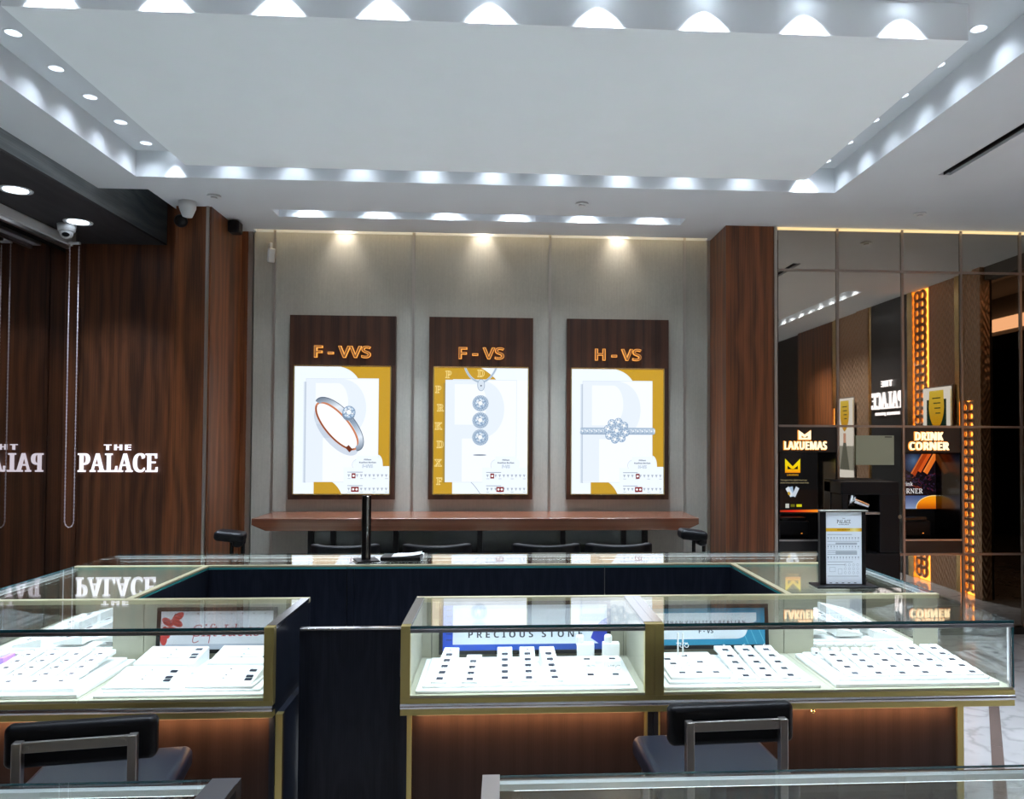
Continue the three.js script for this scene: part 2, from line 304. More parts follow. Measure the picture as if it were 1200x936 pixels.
// ---- right: the facade seen in the mirrors
{
  const w = structure('wall_right', 'gold and bronze shopfront wall seen only in the mirrors', 'wall');
  const X = 4.81, s = (n, d0, d1, y0, y1, m, dx = 0, t = 0.15) => span(w, n, X - dx, X + t, y0, y1, d0, d1, m, 'y');
  s('wall_core', -6.1, 5.0, 0, 3.85, M.mallDark, -0.06, 0.1);
  s('wood_panel', -0.05, 1.31, 0, CEIL, M.walnut, 0, 0.05);
  s('wood_panel', -6, -2.2, 0, CEIL, M.mallDark, 0, 0.05);
  s('glow_panel', 1.33, 1.43, 0, 2.05, M.goldGlow, -0.02, 0.05);
  s('edge_trim', 1.33, 1.43, 2.05, CEIL, M.goldBright, 0, 0.05);
  s('bronze_panel', 1.60, 2.20, 0, CEIL, M.bronze, 0.01, 0.05);
  s('edge_trim', 1.44, 1.58, 0, CEIL, M.goldBright, 0.02, 0.05);
  s('gold_column', 2.21, 2.55, 0, CEIL, M.bronze, 0.04, 0.05);
  s('edge_trim', 2.55, 2.62, 0, CEIL, M.goldBright, 0.03, 0.05);
  s('sign_panel', 2.63, 3.56, 0, CEIL, M.facade, 0.03, 0.05);
  s('edge_trim', 3.57, 3.69, 0, CEIL, M.goldBright, 0.04, 0.05);
  s('glow_panel', 3.72, 3.96, 0, CEIL, M.goldGlow, -0.02, 0.05);
  s('bronze_panel', 4.0, 4.54, 0, CEIL, M.bronze, 0.01, 0.05);
  s('edge_trim', 4.55, 4.63, 0, CEIL, M.goldBright, 0.03, 0.05);
  s('glow_panel', 4.67, 4.90, 0, 2.0, M.goldGlow, -0.02, 0.05);
  s('bronze_panel', 4.67, 4.90, 2.0, CEIL, M.bronze, 0.01, 0.05);
  s('edge_trim', 4.91, 5.04, 0, CEIL, M.bronze, 0.05, 0.05);
  s('lintel', 5.04, 6.37, 3.2, 3.85, M.mall, 0, 0.1);
  // perforated fretwork in front of the glowing panels: stacked rings
  const fret = (d0, d1, y1) => { const gs = [], r = (d1 - d0) / 4.4; for (let y = 0.1; y < y1; y += r * 1.75) for (const q of [0.27, 0.73]) { const g = new THREE.TorusGeometry(r, r * 0.36, 6, 12); g.rotateY(Math.PI / 2); g.translate(X - 0.02, y, -(d0 + (d1 - d0) * q)); gs.push(g); } const m = part(w, 'fretwork_screen', mergeGeometries(gs), M.bronze); m.userData.kind = 'stuff'; };
  fret(3.72, 3.96, 3.3); fret(4.67, 4.90, 2.0);
  // mall beyond the doorway
  span(w, 'mall_wall', 8.6, 8.8, 0, 3.8, -1, 7.2, M.mallDark); span(w, 'mall_ceiling', 4.95, 8.7, 3.8, 3.88, -1, 7.2, M.mall);
  span(w, 'mall_end', 5.0, 8.8, 0, 3.85, 7.05, 7.2, M.mallDark);
  span(w, 'mall_bulkhead', 5.9, 8.6, 3.5, 3.8, 1, 7, M.mall); span(w, 'mall_cove', 5.75, 5.89, 3.62, 3.76, 1, 7, M.coveMall);
  span(w, 'mall_bulkhead', 6.6, 8.6, 3.0, 3.5, 1, 7, M.mall); span(w, 'mall_cove', 6.5, 6.59, 3.05, 3.2, 1, 7, M.coveMall);
  for (let i = 0; i < 14; i++) span(w, 'shutter_slat', 8.5, 8.58, 0.6 + i * 0.12, 0.7 + i * 0.12, 3, 7, M.mallDark);
}

// ================================================================ CEILING FITTINGS
const ringGeo = new THREE.LatheGeometry([[0.040, 0.0], [0.052, -0.003], [0.053, 0.002], [0.044, 0.006], [0.040, 0.03]].map((p) => new THREE.Vector2(...p)), 28);
const lampGeo = cyl(0.038, 0.038, 0.006, 24);
function downlight(label, [x, y, z], group, { power = 1, angle = 0.7, pen = 0.25, color = COOL, lamp = M.lamp, target, small = 1, soft = 1.5, up = 0, spill = 0 } = {}) {
  const t = thing('downlight', label, 'downlight', [x, y, z], 0, group);
  const r = part(t, 'trim_ring', ringGeo, M.plasticWhite, [0, 0, 0]); r.scale.setScalar(small);
  const b = part(t, 'lamp_lens', lampGeo, lamp, [0, up - 0.0005, 0]); b.scale.setScalar(small);
  const s = new THREE.SpotLight(color, power, 0, angle, pen, 2); s.position.set(0, up - 0.012, 0); s.target.position.set(...(target ?? [0, -1, 0])); t.add(s, s.target);
  s.name = 'spot'; s.castShadow = true; s.shadow.radius = soft;
  if (spill) { const q = new THREE.SpotLight(color, spill, 0, 1.15, 1, 2); q.name = 'spill'; q.position.set(0, up - 0.012, 0); q.target.position.set(0, -1, 0); q.castShadow = true; q.shadow.radius = soft; t.add(q, q.target); }
  return t;
}
const recess = 'downlights in the ceiling recess';
FRONT_X.forEach((x, i) => downlight(`recessed downlight before the ceiling panel's near edge, ${ORD[i]} scallop from left`, [x, REC, -3.275], recess, { power: K.recess, angle: 0.68, pen: 0.12, up: 0.012 }));
SIDE_D.forEach((d, i) => {
  downlight(`small downlight in the right arm of the ceiling recess, ${ORD[i]} from the camera`, [2.205, REC, -d], recess, { power: K.recessSide, angle: 0.42, pen: 0.8, spill: K.spill, small: 0.88, up: 0.04, soft: 1.8 });
  downlight(`small downlight in the left arm of the ceiling recess, ${ORD[i]} from the camera`, [-2.345, REC, -d], recess, { power: K.recessSide, angle: 0.42, pen: 0.8, spill: K.spill, small: 0.88, up: 0.04, soft: 1.8 });
});
BACK_X.forEach((x, i) => downlight(`small downlight behind the ceiling panel's far edge, ${ORD[i]} from left`, [x, REC, -5.385], recess, { power: K.recessBack, angle: 0.38, pen: 0.8, spill: K.spill * 0.6, small: 0.82, up: 0.01, soft: 1.7 }));
downlight('small downlight in the far right corner of the ceiling recess', [2.1, REC, -5.41], recess, { power: K.recess, angle: 0.62, pen: 0.2, small: 0.82, up: 0.01 });
downlight('small downlight in the far left corner of the ceiling recess', [-2.21, REC, -5.41], recess, { power: K.recess * 0.4, angle: 0.5, pen: 0.3, small: 0.82, up: 0.01 });
[-1.543, -1.001, -0.453, 0.08, 0.639, 1.19].forEach((x, i) => downlight(`bright spotlight in the narrow ceiling slot before the posters, ${ORD[i]} from left`, [x, 3.468, -6.31], 'spotlights in the ceiling slot', { power: K.slot, angle: 0.46, pen: 0.6, spill: K.slotSpill, target: [0, -1, -0.02] }));
[-1.36, -0.19, 0.985].forEach((x, i) => downlight(`tiny wall washer above the ${['F-VVS', 'F-VS', 'H-VS'][i]} poster`, [x, 3.515, -6.832], 'wall washers over the posters', { power: K.wallWash, angle: 0.60, pen: 1, color: 0xfff0e0, small: 0.5, lamp: M.lampWarm, target: [0, -1, -0.03] }));
{
  const t = thing('cove_light', 'thin warm light line hidden in the ceiling gap along the top of the poster wall', 'light strip', [-0.17, 3.52, -6.80]);
  part(t, 'diffuser', box(3.8, 0.008, 0.012), M.coveWarm); part(t, 'housing', box(3.84, 0.006, 0.018), M.steel, [0, 0.0075, 0]);
  const l = new THREE.RectAreaLight(0xffe2b4, K.cove, 3.8, 0.012); l.name = 'cove_lamp'; l.position.set(0, -0.006, 0); l.rotation.x = -Math.PI / 2; t.add(l);
}
downlight('round downlight in the dark left soffit nearer the camera', [-3.2, 3.199, -5.40], 'soffit downlights', { power: K.soffit, angle: 0.9, pen: 0.8, lamp: M.lampSoft, small: 1.9 });
downlight('round downlight in the dark left soffit above the dome camera', [-3.2, 3.199, -6.17], 'soffit downlights', { power: K.soffit, angle: 0.9, pen: 0.8, lamp: M.lampSoft, small: 1.9 });
for (let i = 0; i < 8; i++) downlight(`spotlight in the aisle ceiling slot seen in the mirrors, ${ORD[i]} from the camera`, [4.1, 3.468, -(1.0 + i * 0.35)], 'aisle slot spotlights', { power: K.aisle, angle: 0.75, pen: 0.5, spill: 0.8, target: [0.12, -1, 0] });
for (const [x, d, n] of [[-1.9, -1.5, 'front left'], [0, -1.5, 'front middle'], [1.9, -1.5, 'front right'], [-1.9, -3.6, 'rear left'], [0, -3.6, 'rear middle'], [1.9, -3.6, 'rear right']])  // lamps added out of view, their floor bounce brightens the ceiling
  downlight(`large added fill downlight out of view behind the photographer, ${n}`, [x, CEIL - 0.001, -d], 'added fill downlights', { power: K.hallFill, angle: 0.72, pen: 0.6, small: 1.8, soft: 3 });

for (const [x, d, n] of [[-2.095, 5.864, 'beside the left pier'], [0.571, 5.848, 'above the middle poster'], [3.186, 5.915, 'before the mirror wall']]) {
  const t = thing('ceiling_sensor', `small flat white disc sensor on the ceiling ${n}`, 'sensor', [x, CEIL, -d]);
  part(t, 'sensor_disc', cyl(0.045, 0.05, 0.012, 24), M.plasticWhite, [0, -0.006, 0]); part(t, 'sensor_cap', cyl(0.02, 0.026, 0.012, 18), M.plasticWhite, [0, -0.017, 0]);
}
function domeCamera(label, pos, turn, lens) {
  const t = thing('dome_camera', label, 'security camera', pos, turn);
  part(t, 'mount', new THREE.LatheGeometry([[0, 0], [0.066, 0], [0.062, -0.035], [0.058, -0.055], [0.05, -0.06], [0, -0.06]].map((p) => new THREE.Vector2(...p)), 28), M.plasticWhite);
  const e = part(t, 'eyeball', new THREE.SphereGeometry(0.047, 24, 16), M.plasticWhite, [0, -0.066, 0.006]);
  const b = part(e, 'lens_window', new THREE.SphereGeometry(0.033, 20, 12), lens, [0, -0.012, 0.018], 'black lens window'); b.scale.set(1, 0.8, 0.9);
}
domeCamera('white dome security camera under the dark soffit, by the blind chain', [-3.33, 3.2, -6.26], 0.35, M.plasticBlack);
{
  const t = thing('turret_camera', 'white conical ceiling camera with black ball, in front of the left pier', 'security camera', [-2.345, CEIL, -6.03]);
  part(t, 'mount', new THREE.LatheGeometry([[0, 0], [0.062, 0], [0.06, -0.05], [0.034, -0.115], [0.014, -0.12], [0, -0.12]].map((p) => new THREE.Vector2(...p)), 24), M.plasticWhite);
  part(t, 'black_ball', new THREE.SphereGeometry(0.048, 20, 14), M.plasticBlack, [-0.055, -0.14, -0.02], 'black camera ball');
  const u = thing('black_speaker', 'small black speaker on the niche side of the left pier', 'speaker', [-2.16, CEIL - 0.005, -6.52]);
  part(u, 'speaker_body', rbox(0.09, 0.1, 0.12, 0.02, 3), M.plasticBlack, [0, -0.055, 0]); part(u, 'bracket', box(0.03, 0.012, 0.05), M.plasticBlack, [0, -0.004, 0]);
  const v = thing('motion_sensor', 'white slanted motion sensor in the corner above the first poster', 'sensor', [-1.97, 3.17, -6.84], 0.5);
  const b = part(v, 'sensor_body', rbox(0.06, 0.12, 0.045, 0.014, 3), M.plasticWhite, [0, -0.05, 0.02]); b.rotation.x = 0.25;
  part(v, 'bracket', rbox(0.025, 0.06, 0.05, 0.006), M.plasticWhite, [0, 0.03, -0.01]);
}
// roller blind over the dark glass, with its chain
{
  const t = thing('roller_blind', 'rolled-up roller blind with silver head rail over the dark glass', 'blind', [-3.53, 3.125, -4.4]);
  part(t, 'head_rail', rbox(0.10, 0.075, 4.5, 0.008), M.plasticWhite, [0, 0.035, 0]); part(t, 'bottom_bar', rbox(0.03, 0.03, 4.46, 0.006), M.steel, [0.02, -0.016, 0]);
  const pts = []; const R = 0.035, top = 3.11, bot = 0.93;
  for (let y = top; y > bot; y -= 0.02) pts.push([-R, y]); for (let a = 0; a <= 10; a++) pts.push([-R * Math.cos(a / 10 * Math.PI), bot - R * 1.6 * Math.sin(a / 10 * Math.PI)]); for (let y = bot; y < top; y += 0.02) pts.push([R, y]);
  const curve = new THREE.CatmullRomCurve3(pts.map(([x, y]) => new THREE.Vector3(x, y, 0)));
  const c = thing('blind_chain', 'looped white bead chain hanging beside the shop name', 'chain', [-3.395, 0, -6.5]);
  part(c, 'cord', new THREE.TubeGeometry(curve, 260, 0.0035, 6), M.chain);
  const beads = []; for (let i = 0; i < 160; i++) { const p = curve.getPointAt(i / 160), g = new THREE.IcosahedronGeometry(0.006, 1); g.translate(p.x, p.y, p.z); beads.push(g); }
  const b = part(c, 'beads', mergeGeometries(beads), M.chain); b.userData.kind = 'stuff';
  part(c, 'clutch', rbox(0.085, 0.02, 0.03, 0.006), M.plasticWhite, [0, 3.115, 0]); part(c, 'clutch_bracket', box(0.03, 0.08, 0.02), M.steel, [0, 3.162, 0]);
}
// ================================================================ WALL SIGNS AND POSTERS
{
  const t = thing('shop_sign', 'white illuminated serif lettering THE PALACE on the walnut panel at left', 'sign', [0, 0, -6.87]);
  for (const [m, z, d] of [[M.letterWhite, 0.012, 0.016]]) {
    part(t, 'lettering', letters('PALACE', 'serif', 0.64, 0.158, d, 0.008), m, [-3.195, 1.292, z]);
    part(t, 'small_lettering', spaced('THE', 'bold', 0.215, 0.047, d, 0.35), m, [-3.2, 1.475, z]);
  }
  const u = thing('facade_sign', 'white illuminated lettering of the shop name, seen reversed in the mirrors', 'sign', [4.775, 0, -3.07], -Math.PI / 2);
  const FW = M.letterFacade;
  part(u, 'lettering', letters('PALACE', 'serif', 0.80, 0.215, 0.02), FW, [0, 1.98, 0]);
  part(u, 'small_lettering', spaced('THE', 'bold', 0.27, 0.075, 0.02, 0.35), FW, [0, 2.26, 0]);
  part(u, 'tagline', letters('NATIONAL JEWELER', 'regular', 0.62, 0.045, 0.015), FW, [0, 1.895, 0]);
}
const GOLD = '#bf9526', INK = '#29364a';
function brilliant(x, cx, cy, r) {               // a round cut diamond seen from above, in print
  const g = x.createRadialGradient(cx - r * 0.3, cy - r * 0.3, r * 0.1, cx, cy, r); g.addColorStop(0, '#ffffff'); g.addColorStop(0.6, '#dbe9f8'); g.addColorStop(1, '#8ea9c6');
  x.fillStyle = g; x.beginPath(); x.arc(cx, cy, r, 0, 7); x.fill(); x.strokeStyle = '#5d7896'; x.lineWidth = Math.max(0.8, r * 0.05); x.stroke();
  for (let k = 0; k < 8; k++) { const a = k * Math.PI / 4, b = a + Math.PI / 8; x.beginPath(); x.moveTo(cx + r * 0.45 * Math.cos(a), cy + r * 0.45 * Math.sin(a)); x.lineTo(cx + r * 0.95 * Math.cos(b), cy + r * 0.95 * Math.sin(b)); x.lineTo(cx + r * 0.45 * Math.cos(a + Math.PI / 4), cy + r * 0.45 * Math.sin(a + Math.PI / 4)); x.closePath(); x.fillStyle = k % 2 ? 'rgba(70,110,150,.45)' : 'rgba(255,255,255,.85)'; x.fill(); x.stroke(); }
}
function posterBase(x, w, h, kind) {
  x.fillStyle = '#e9f2fc'; x.fillRect(0, 0, w, h); const X = (a) => a * w, Y = (a) => a * h;
  if (kind !== 2) {
    x.fillStyle = GOLD; x.beginPath(); x.moveTo(X(0.48), 0); x.quadraticCurveTo(X(0.6), Y(0.02), X(0.66), Y(0.09)); x.lineTo(X(0.88), Y(0.09)); x.lineTo(X(0.88), Y(0.69)); x.quadraticCurveTo(X(0.93), Y(0.7), X(0.93), Y(0.78)); x.lineTo(w, Y(0.78)); x.lineTo(w, 0); x.closePath(); x.fill();
    x.beginPath(); x.moveTo(X(0.21), Y(0.9)); x.lineTo(X(0.39), Y(0.9)); x.quadraticCurveTo(X(0.46), Y(0.93), X(0.5), h); x.lineTo(X(0.21), h); x.closePath(); x.fill();
  } else {
    x.fillStyle = GOLD; x.fillRect(0, 0, X(0.2), h); x.beginPath(); x.moveTo(0, 0); x.lineTo(X(0.5), 0); x.quadraticCurveTo(X(0.58), Y(0.03), X(0.66), Y(0.09)); x.lineTo(0, Y(0.09)); x.closePath(); x.fill();
    x.strokeStyle = 'rgba(255,236,170,.75)'; x.lineWidth = 4; x.font = `bold ${Math.round(h * 0.075)}px serif`; 'P R K D X F'.split(' ').forEach((c, i) => x.strokeText(c, X(0.012 + (i % 2) * 0.02), Y(0.2 + i * 0.145))); x.strokeText('P', X(0.12), Y(0.08)); x.strokeText('D', X(0.46), Y(0.07));
    x.fillStyle = '#e9f2fc'; x.fillRect(X(0.2), Y(0.9), w, h); x.strokeStyle = '#7a8796'; x.lineWidth = 3; x.beginPath(); x.moveTo(X(0.39), Y(0.9)); x.quadraticCurveTo(X(0.43), Y(0.92), X(0.5), h); x.stroke();
  }
  const g = x.createLinearGradient(X(0.09), 0, X(0.14), 0); g.addColorStop(0, 'rgba(60,80,110,0)'); g.addColorStop(1, 'rgba(60,80,110,.55)'); x.fillStyle = g; x.fillRect(X(0.085), Y(0.12), X(0.04), Y(0.79));
  x.fillStyle = '#eff5fd'; x.fillRect(X(0.12), Y(0.095), X(kind === 2 ? 0.88 : 0.76), Y(0.81));
  x.strokeStyle = 'rgba(120,140,165,.35)'; x.lineWidth = 2; x.strokeRect(X(0.12), Y(0.095), X(0.76), Y(0.81));
  x.fillStyle = 'rgba(200,212,226,.38)'; x.beginPath(); x.moveTo(X(0.12), Y(0.095)); x.lineTo(X(0.48), Y(0.095)); x.bezierCurveTo(X(0.84), Y(0.1), X(0.84), Y(0.55), X(0.48), Y(0.56)); x.lineTo(X(0.3), Y(0.56)); x.lineTo(X(0.3), Y(0.9)); x.lineTo(X(0.12), Y(0.9)); x.closePath(); x.fill();
  x.fillStyle = 'rgba(239,245,253,.9)'; x.beginPath(); x.moveTo(X(0.22), Y(0.13)); x.lineTo(X(0.46), Y(0.13)); x.bezierCurveTo(X(0.6), Y(0.16), X(0.6), Y(0.44), X(0.42), Y(0.45)); x.lineTo(X(0.22), Y(0.45)); x.fill();
  // caption and grading scale, lower right
  x.fillStyle = '#e9f2fc'; x.fillRect(X(0.52), Y(0.79), X(0.48), Y(0.21)); x.beginPath(); x.arc(X(0.68), Y(0.76), X(0.06), 0, 7); x.arc(X(0.86), Y(0.76), X(0.06), 0, 7); x.rect(X(0.66), Y(0.7), X(0.22), Y(0.1)); x.fill();
  x.strokeStyle = '#aab6c6'; x.lineWidth = 2; x.beginPath(); x.arc(X(0.67), Y(0.77), X(0.06), 2.6, 4.4); x.stroke();
}
function posterCaption(x, w, h, grade, a, b) {
  const X = (q) => q * w, Y = (q) => q * h; x.textAlign = 'center'; x.fillStyle = INK;
  x.font = `bold ${Math.round(h * 0.017)}px sans-serif`; x.fillText('Pilihan', X(0.77), Y(0.735)); x.fillText('Kualitas Berlian', X(0.77), Y(0.757));
  x.strokeStyle = '#93a2b5'; x.lineWidth = 1.4; x.font = `bold ${Math.round(h * 0.032)}px sans-serif`; x.strokeText(grade, X(0.77), Y(0.793));
  for (const [y, mark, k] of [[0.856, a, 1], [0.962, b, 2]]) {
    x.fillStyle = '#8d99a8'; x.fillRect(X(0.56), Y(y - 0.031), X(0.16), Y(0.005));
    for (let i = 0; i < 10; i++) { const cx = X(0.575 + i * 0.0435); x.fillStyle = '#aab4c0'; x.beginPath(); x.moveTo(cx - X(0.014), Y(y - 0.012)); x.lineTo(cx + X(0.014), Y(y - 0.012)); x.lineTo(cx, Y(y + 0.012)); x.fill(); if (i % 3 === 0) x.fillRect(cx - X(0.012), Y(y + 0.02), X(0.03), Y(0.004)); }
    x.fillStyle = '#7d2026'; x.fillRect(X(mark) - X(0.02 * k), Y(y - 0.02), X(0.04 * k), Y(0.04)); x.fillStyle = '#fff'; for (let q = 0; q < k; q++) { x.beginPath(); x.arc(X(mark) + (q - (k - 1) / 2) * X(0.036), Y(y), X(0.012), 0, 7); x.fill(); }
  }
}
const posterTex = [
  canvasTexture(640, 864, (x, w, h) => {
    posterBase(x, w, h, 1); posterCaption(x, w, h, 'F-VVS', 0.625, 0.64);
    x.save(); x.translate(w * 0.455, h * 0.46); x.rotate(0.86); x.scale(1.36, 1.3); // ring lying on its side
    x.fillStyle = 'rgba(90,110,140,.25)'; x.beginPath(); x.ellipse(18, 26, 150, 70, 0, 0, 7); x.fill('evenodd');
    x.fillStyle = '#f4f8fd'; x.beginPath(); x.ellipse(0, 0, 150, 62, 0, 0, 7); x.fill();
    const g = x.createLinearGradient(-160, -70, 160, 70); g.addColorStop(0, '#4d5d70'); g.addColorStop(0.25, '#e6eef8'); g.addColorStop(0.5, '#8496ab'); g.addColorStop(0.75, '#dfe9f5'); g.addColorStop(1, '#4c5c70');
    x.lineWidth = 10; x.strokeStyle = '#c77e5a'; x.beginPath(); x.ellipse(0, 6, 146, 58, 0, 0, 7); x.stroke();
    x.lineWidth = 5; x.strokeStyle = '#7a3b20'; x.beginPath(); x.ellipse(0, 10, 142, 54, 0, 0.1, 3.0); x.stroke();
    x.lineWidth = 26; x.strokeStyle = g; x.beginPath(); x.ellipse(0, -8, 152, 64, 0, Math.PI * 0.95, Math.PI * 2.08); x.stroke();
    x.lineWidth = 3; x.strokeStyle = '#3d4a5b'; x.beginPath(); x.ellipse(0, -9, 165, 76, 0, Math.PI * 0.95, Math.PI * 2.08); x.stroke();
    x.fillStyle = '#6d3018'; x.fillRect(110, 24, 30, 22);
    x.restore(); x.fillStyle = '#7e8fa3'; x.beginPath(); x.arc(w * 0.565, h * 0.375, 42, 0, 7); x.fill(); brilliant(x, w * 0.57, h * 0.358, 42);
  }),
  canvasTexture(640, 864, (x, w, h) => {
    posterBase(x, w, h, 2); posterCaption(x, w, h, 'F-VS', 0.625, 0.71);
    x.lineWidth = 15; x.strokeStyle = '#b9c9da'; x.beginPath(); x.moveTo(w * 0.33, 0); x.quadraticCurveTo(w * 0.38, h * 0.1, w * 0.5, h * 0.115); x.quadraticCurveTo(w * 0.6, h * 0.1, w * 0.66, 0); x.stroke();
    x.lineWidth = 3; x.strokeStyle = '#7e93a9'; x.stroke();
    x.fillStyle = '#cfdbe8'; x.beginPath(); x.ellipse(w * 0.5, h * 0.135, 24, 40, 0, 0, 7); x.fill(); x.strokeStyle = '#8096ae'; x.lineWidth = 3; x.stroke(); x.fillStyle = INK; x.beginPath(); x.arc(w * 0.5, h * 0.14, 5, 0, 7); x.fill();
    for (const y of [0.28, 0.415, 0.55]) { x.fillStyle = '#b5c8dc'; x.beginPath(); x.arc(w * 0.495, h * y, 55, 0, 7); x.fill(); for (let k = 0; k < 20; k++) { const a = k / 20 * 6.283; brilliant(x, w * 0.495 + 48 * Math.cos(a), h * y + 48 * Math.sin(a), 7); } brilliant(x, w * 0.495, h * y, 38); }
    x.fillStyle = 'rgba(70,85,105,.7)'; x.beginPath(); x.ellipse(w * 0.49, h * 0.69, 46, 5, 0, 0, 7); x.fill();
  }),
  canvasTexture(640, 864, (x, w, h) => {
    posterBase(x, w, h, 1); posterCaption(x, w, h, 'H-VS', 0.72, 0.73);
    const g = x.createLinearGradient(0, h * 0.465, 0, h * 0.53); g.addColorStop(0, '#7f99b5'); g.addColorStop(0.4, '#eef5fc'); g.addColorStop(1, '#6e88a4'); x.fillStyle = g; x.beginPath(); x.roundRect(w * 0.09, h * 0.468, w * 0.82, h * 0.055, 16); x.fill();
    for (let i = 0; i < 16; i++) { brilliant(x, w * (0.12 + i * 0.05), h * 0.496, 14); }
    for (let k = 0; k < 8; k++) { const a = k / 8 * 6.283 + 0.2; brilliant(x, w * 0.49 + 62 * Math.cos(a), h * 0.492 + 62 * Math.sin(a), 27); } for (let k = 0; k < 12; k++) { const a = k / 12 * 6.283; brilliant(x, w * 0.49 + 34 * Math.cos(a), h * 0.492 + 34 * Math.sin(a), 10); } brilliant(x, w * 0.49, h * 0.492, 34);
  }),
];
[[-1.358, 'F - VVS', 'diamond ring', -1.357, 0.47], [-0.192, 'F - VS', 'three-stone pendant', -0.19, 0.385], [0.983, 'H - VS', 'flower cluster ring', 0.983, 0.40]].forEach(([cx, txt, what, tx, tw], i) => {
  const t = thing('lightbox_poster', `walnut framed lightbox poster headed ${txt} showing a ${what}`, 'poster', [cx, 0, -(BACK - 0.002)]);
  const w = 0.884, y0 = 1.068, y1 = 2.62, sw = 0.797, s0 = 1.112, s1 = 2.187;
  part(t, 'header_board', uvShift(box(w, y1 - s1 - 0.012, 0.05), cx * 3, 0), M.posterWood, [0, (y1 + s1 + 0.012) / 2, 0.026]);
  const fr = (ww, hh, x, y) => part(t, 'frame_rail', uvShift(box(ww, hh, 0.05), x * 2 + cx, 0), M.posterWood, [x, y, 0.026]);
  fr(w, s0 - y0, 0, (s0 + y0) / 2); fr((w - sw) / 2, s1 + 0.012 - s0, -(w + sw) / 4, (s0 + s1 + 0.012) / 2); fr((w - sw) / 2, s1 + 0.012 - s0, (w + sw) / 4, (s0 + s1 + 0.012) / 2);
  part(t, 'gold_bead', box(sw + 0.012, 0.012, 0.014), M.goldBright, [0, s1 + 0.006, 0.049]); part(t, 'gold_bead', box(sw + 0.012, 0.01, 0.014), M.goldBright, [0, s0 - 0.001, 0.049]);
  for (const s of [-1, 1]) part(t, 'gold_bead', box(0.008, s1 - s0, 0.014), M.gold, [s * (sw / 2 + 0.004), (s0 + s1) / 2, 0.047]);
  const pg = new THREE.BoxGeometry(sw, s1 - s0, 0.02); part(t, 'poster_sheet', pg, screen(posterTex[i], K.poster), [0, (s0 + s1) / 2, 0.033]);
  const lt = part(t, 'lettering', letters(txt, 'regular', tw, 0.102, 0.02, 0.045), M.letterGold, [tx - cx, 2.26, 0.053]);
  part(lt, 'letter_face', letters(txt, 'regular', tw * 0.985, 0.094, 0.004), M.letterGoldFace, [0, 0.004, 0.0205], 'darker bronze letter faces');
  const l = new THREE.RectAreaLight(0xe8f1ff, 0.35, sw, s1 - s0); l.position.set(0, (s0 + s1) / 2, 0.06); l.rotation.y = Math.PI; l.name = 'poster_light'; t.add(l);
});
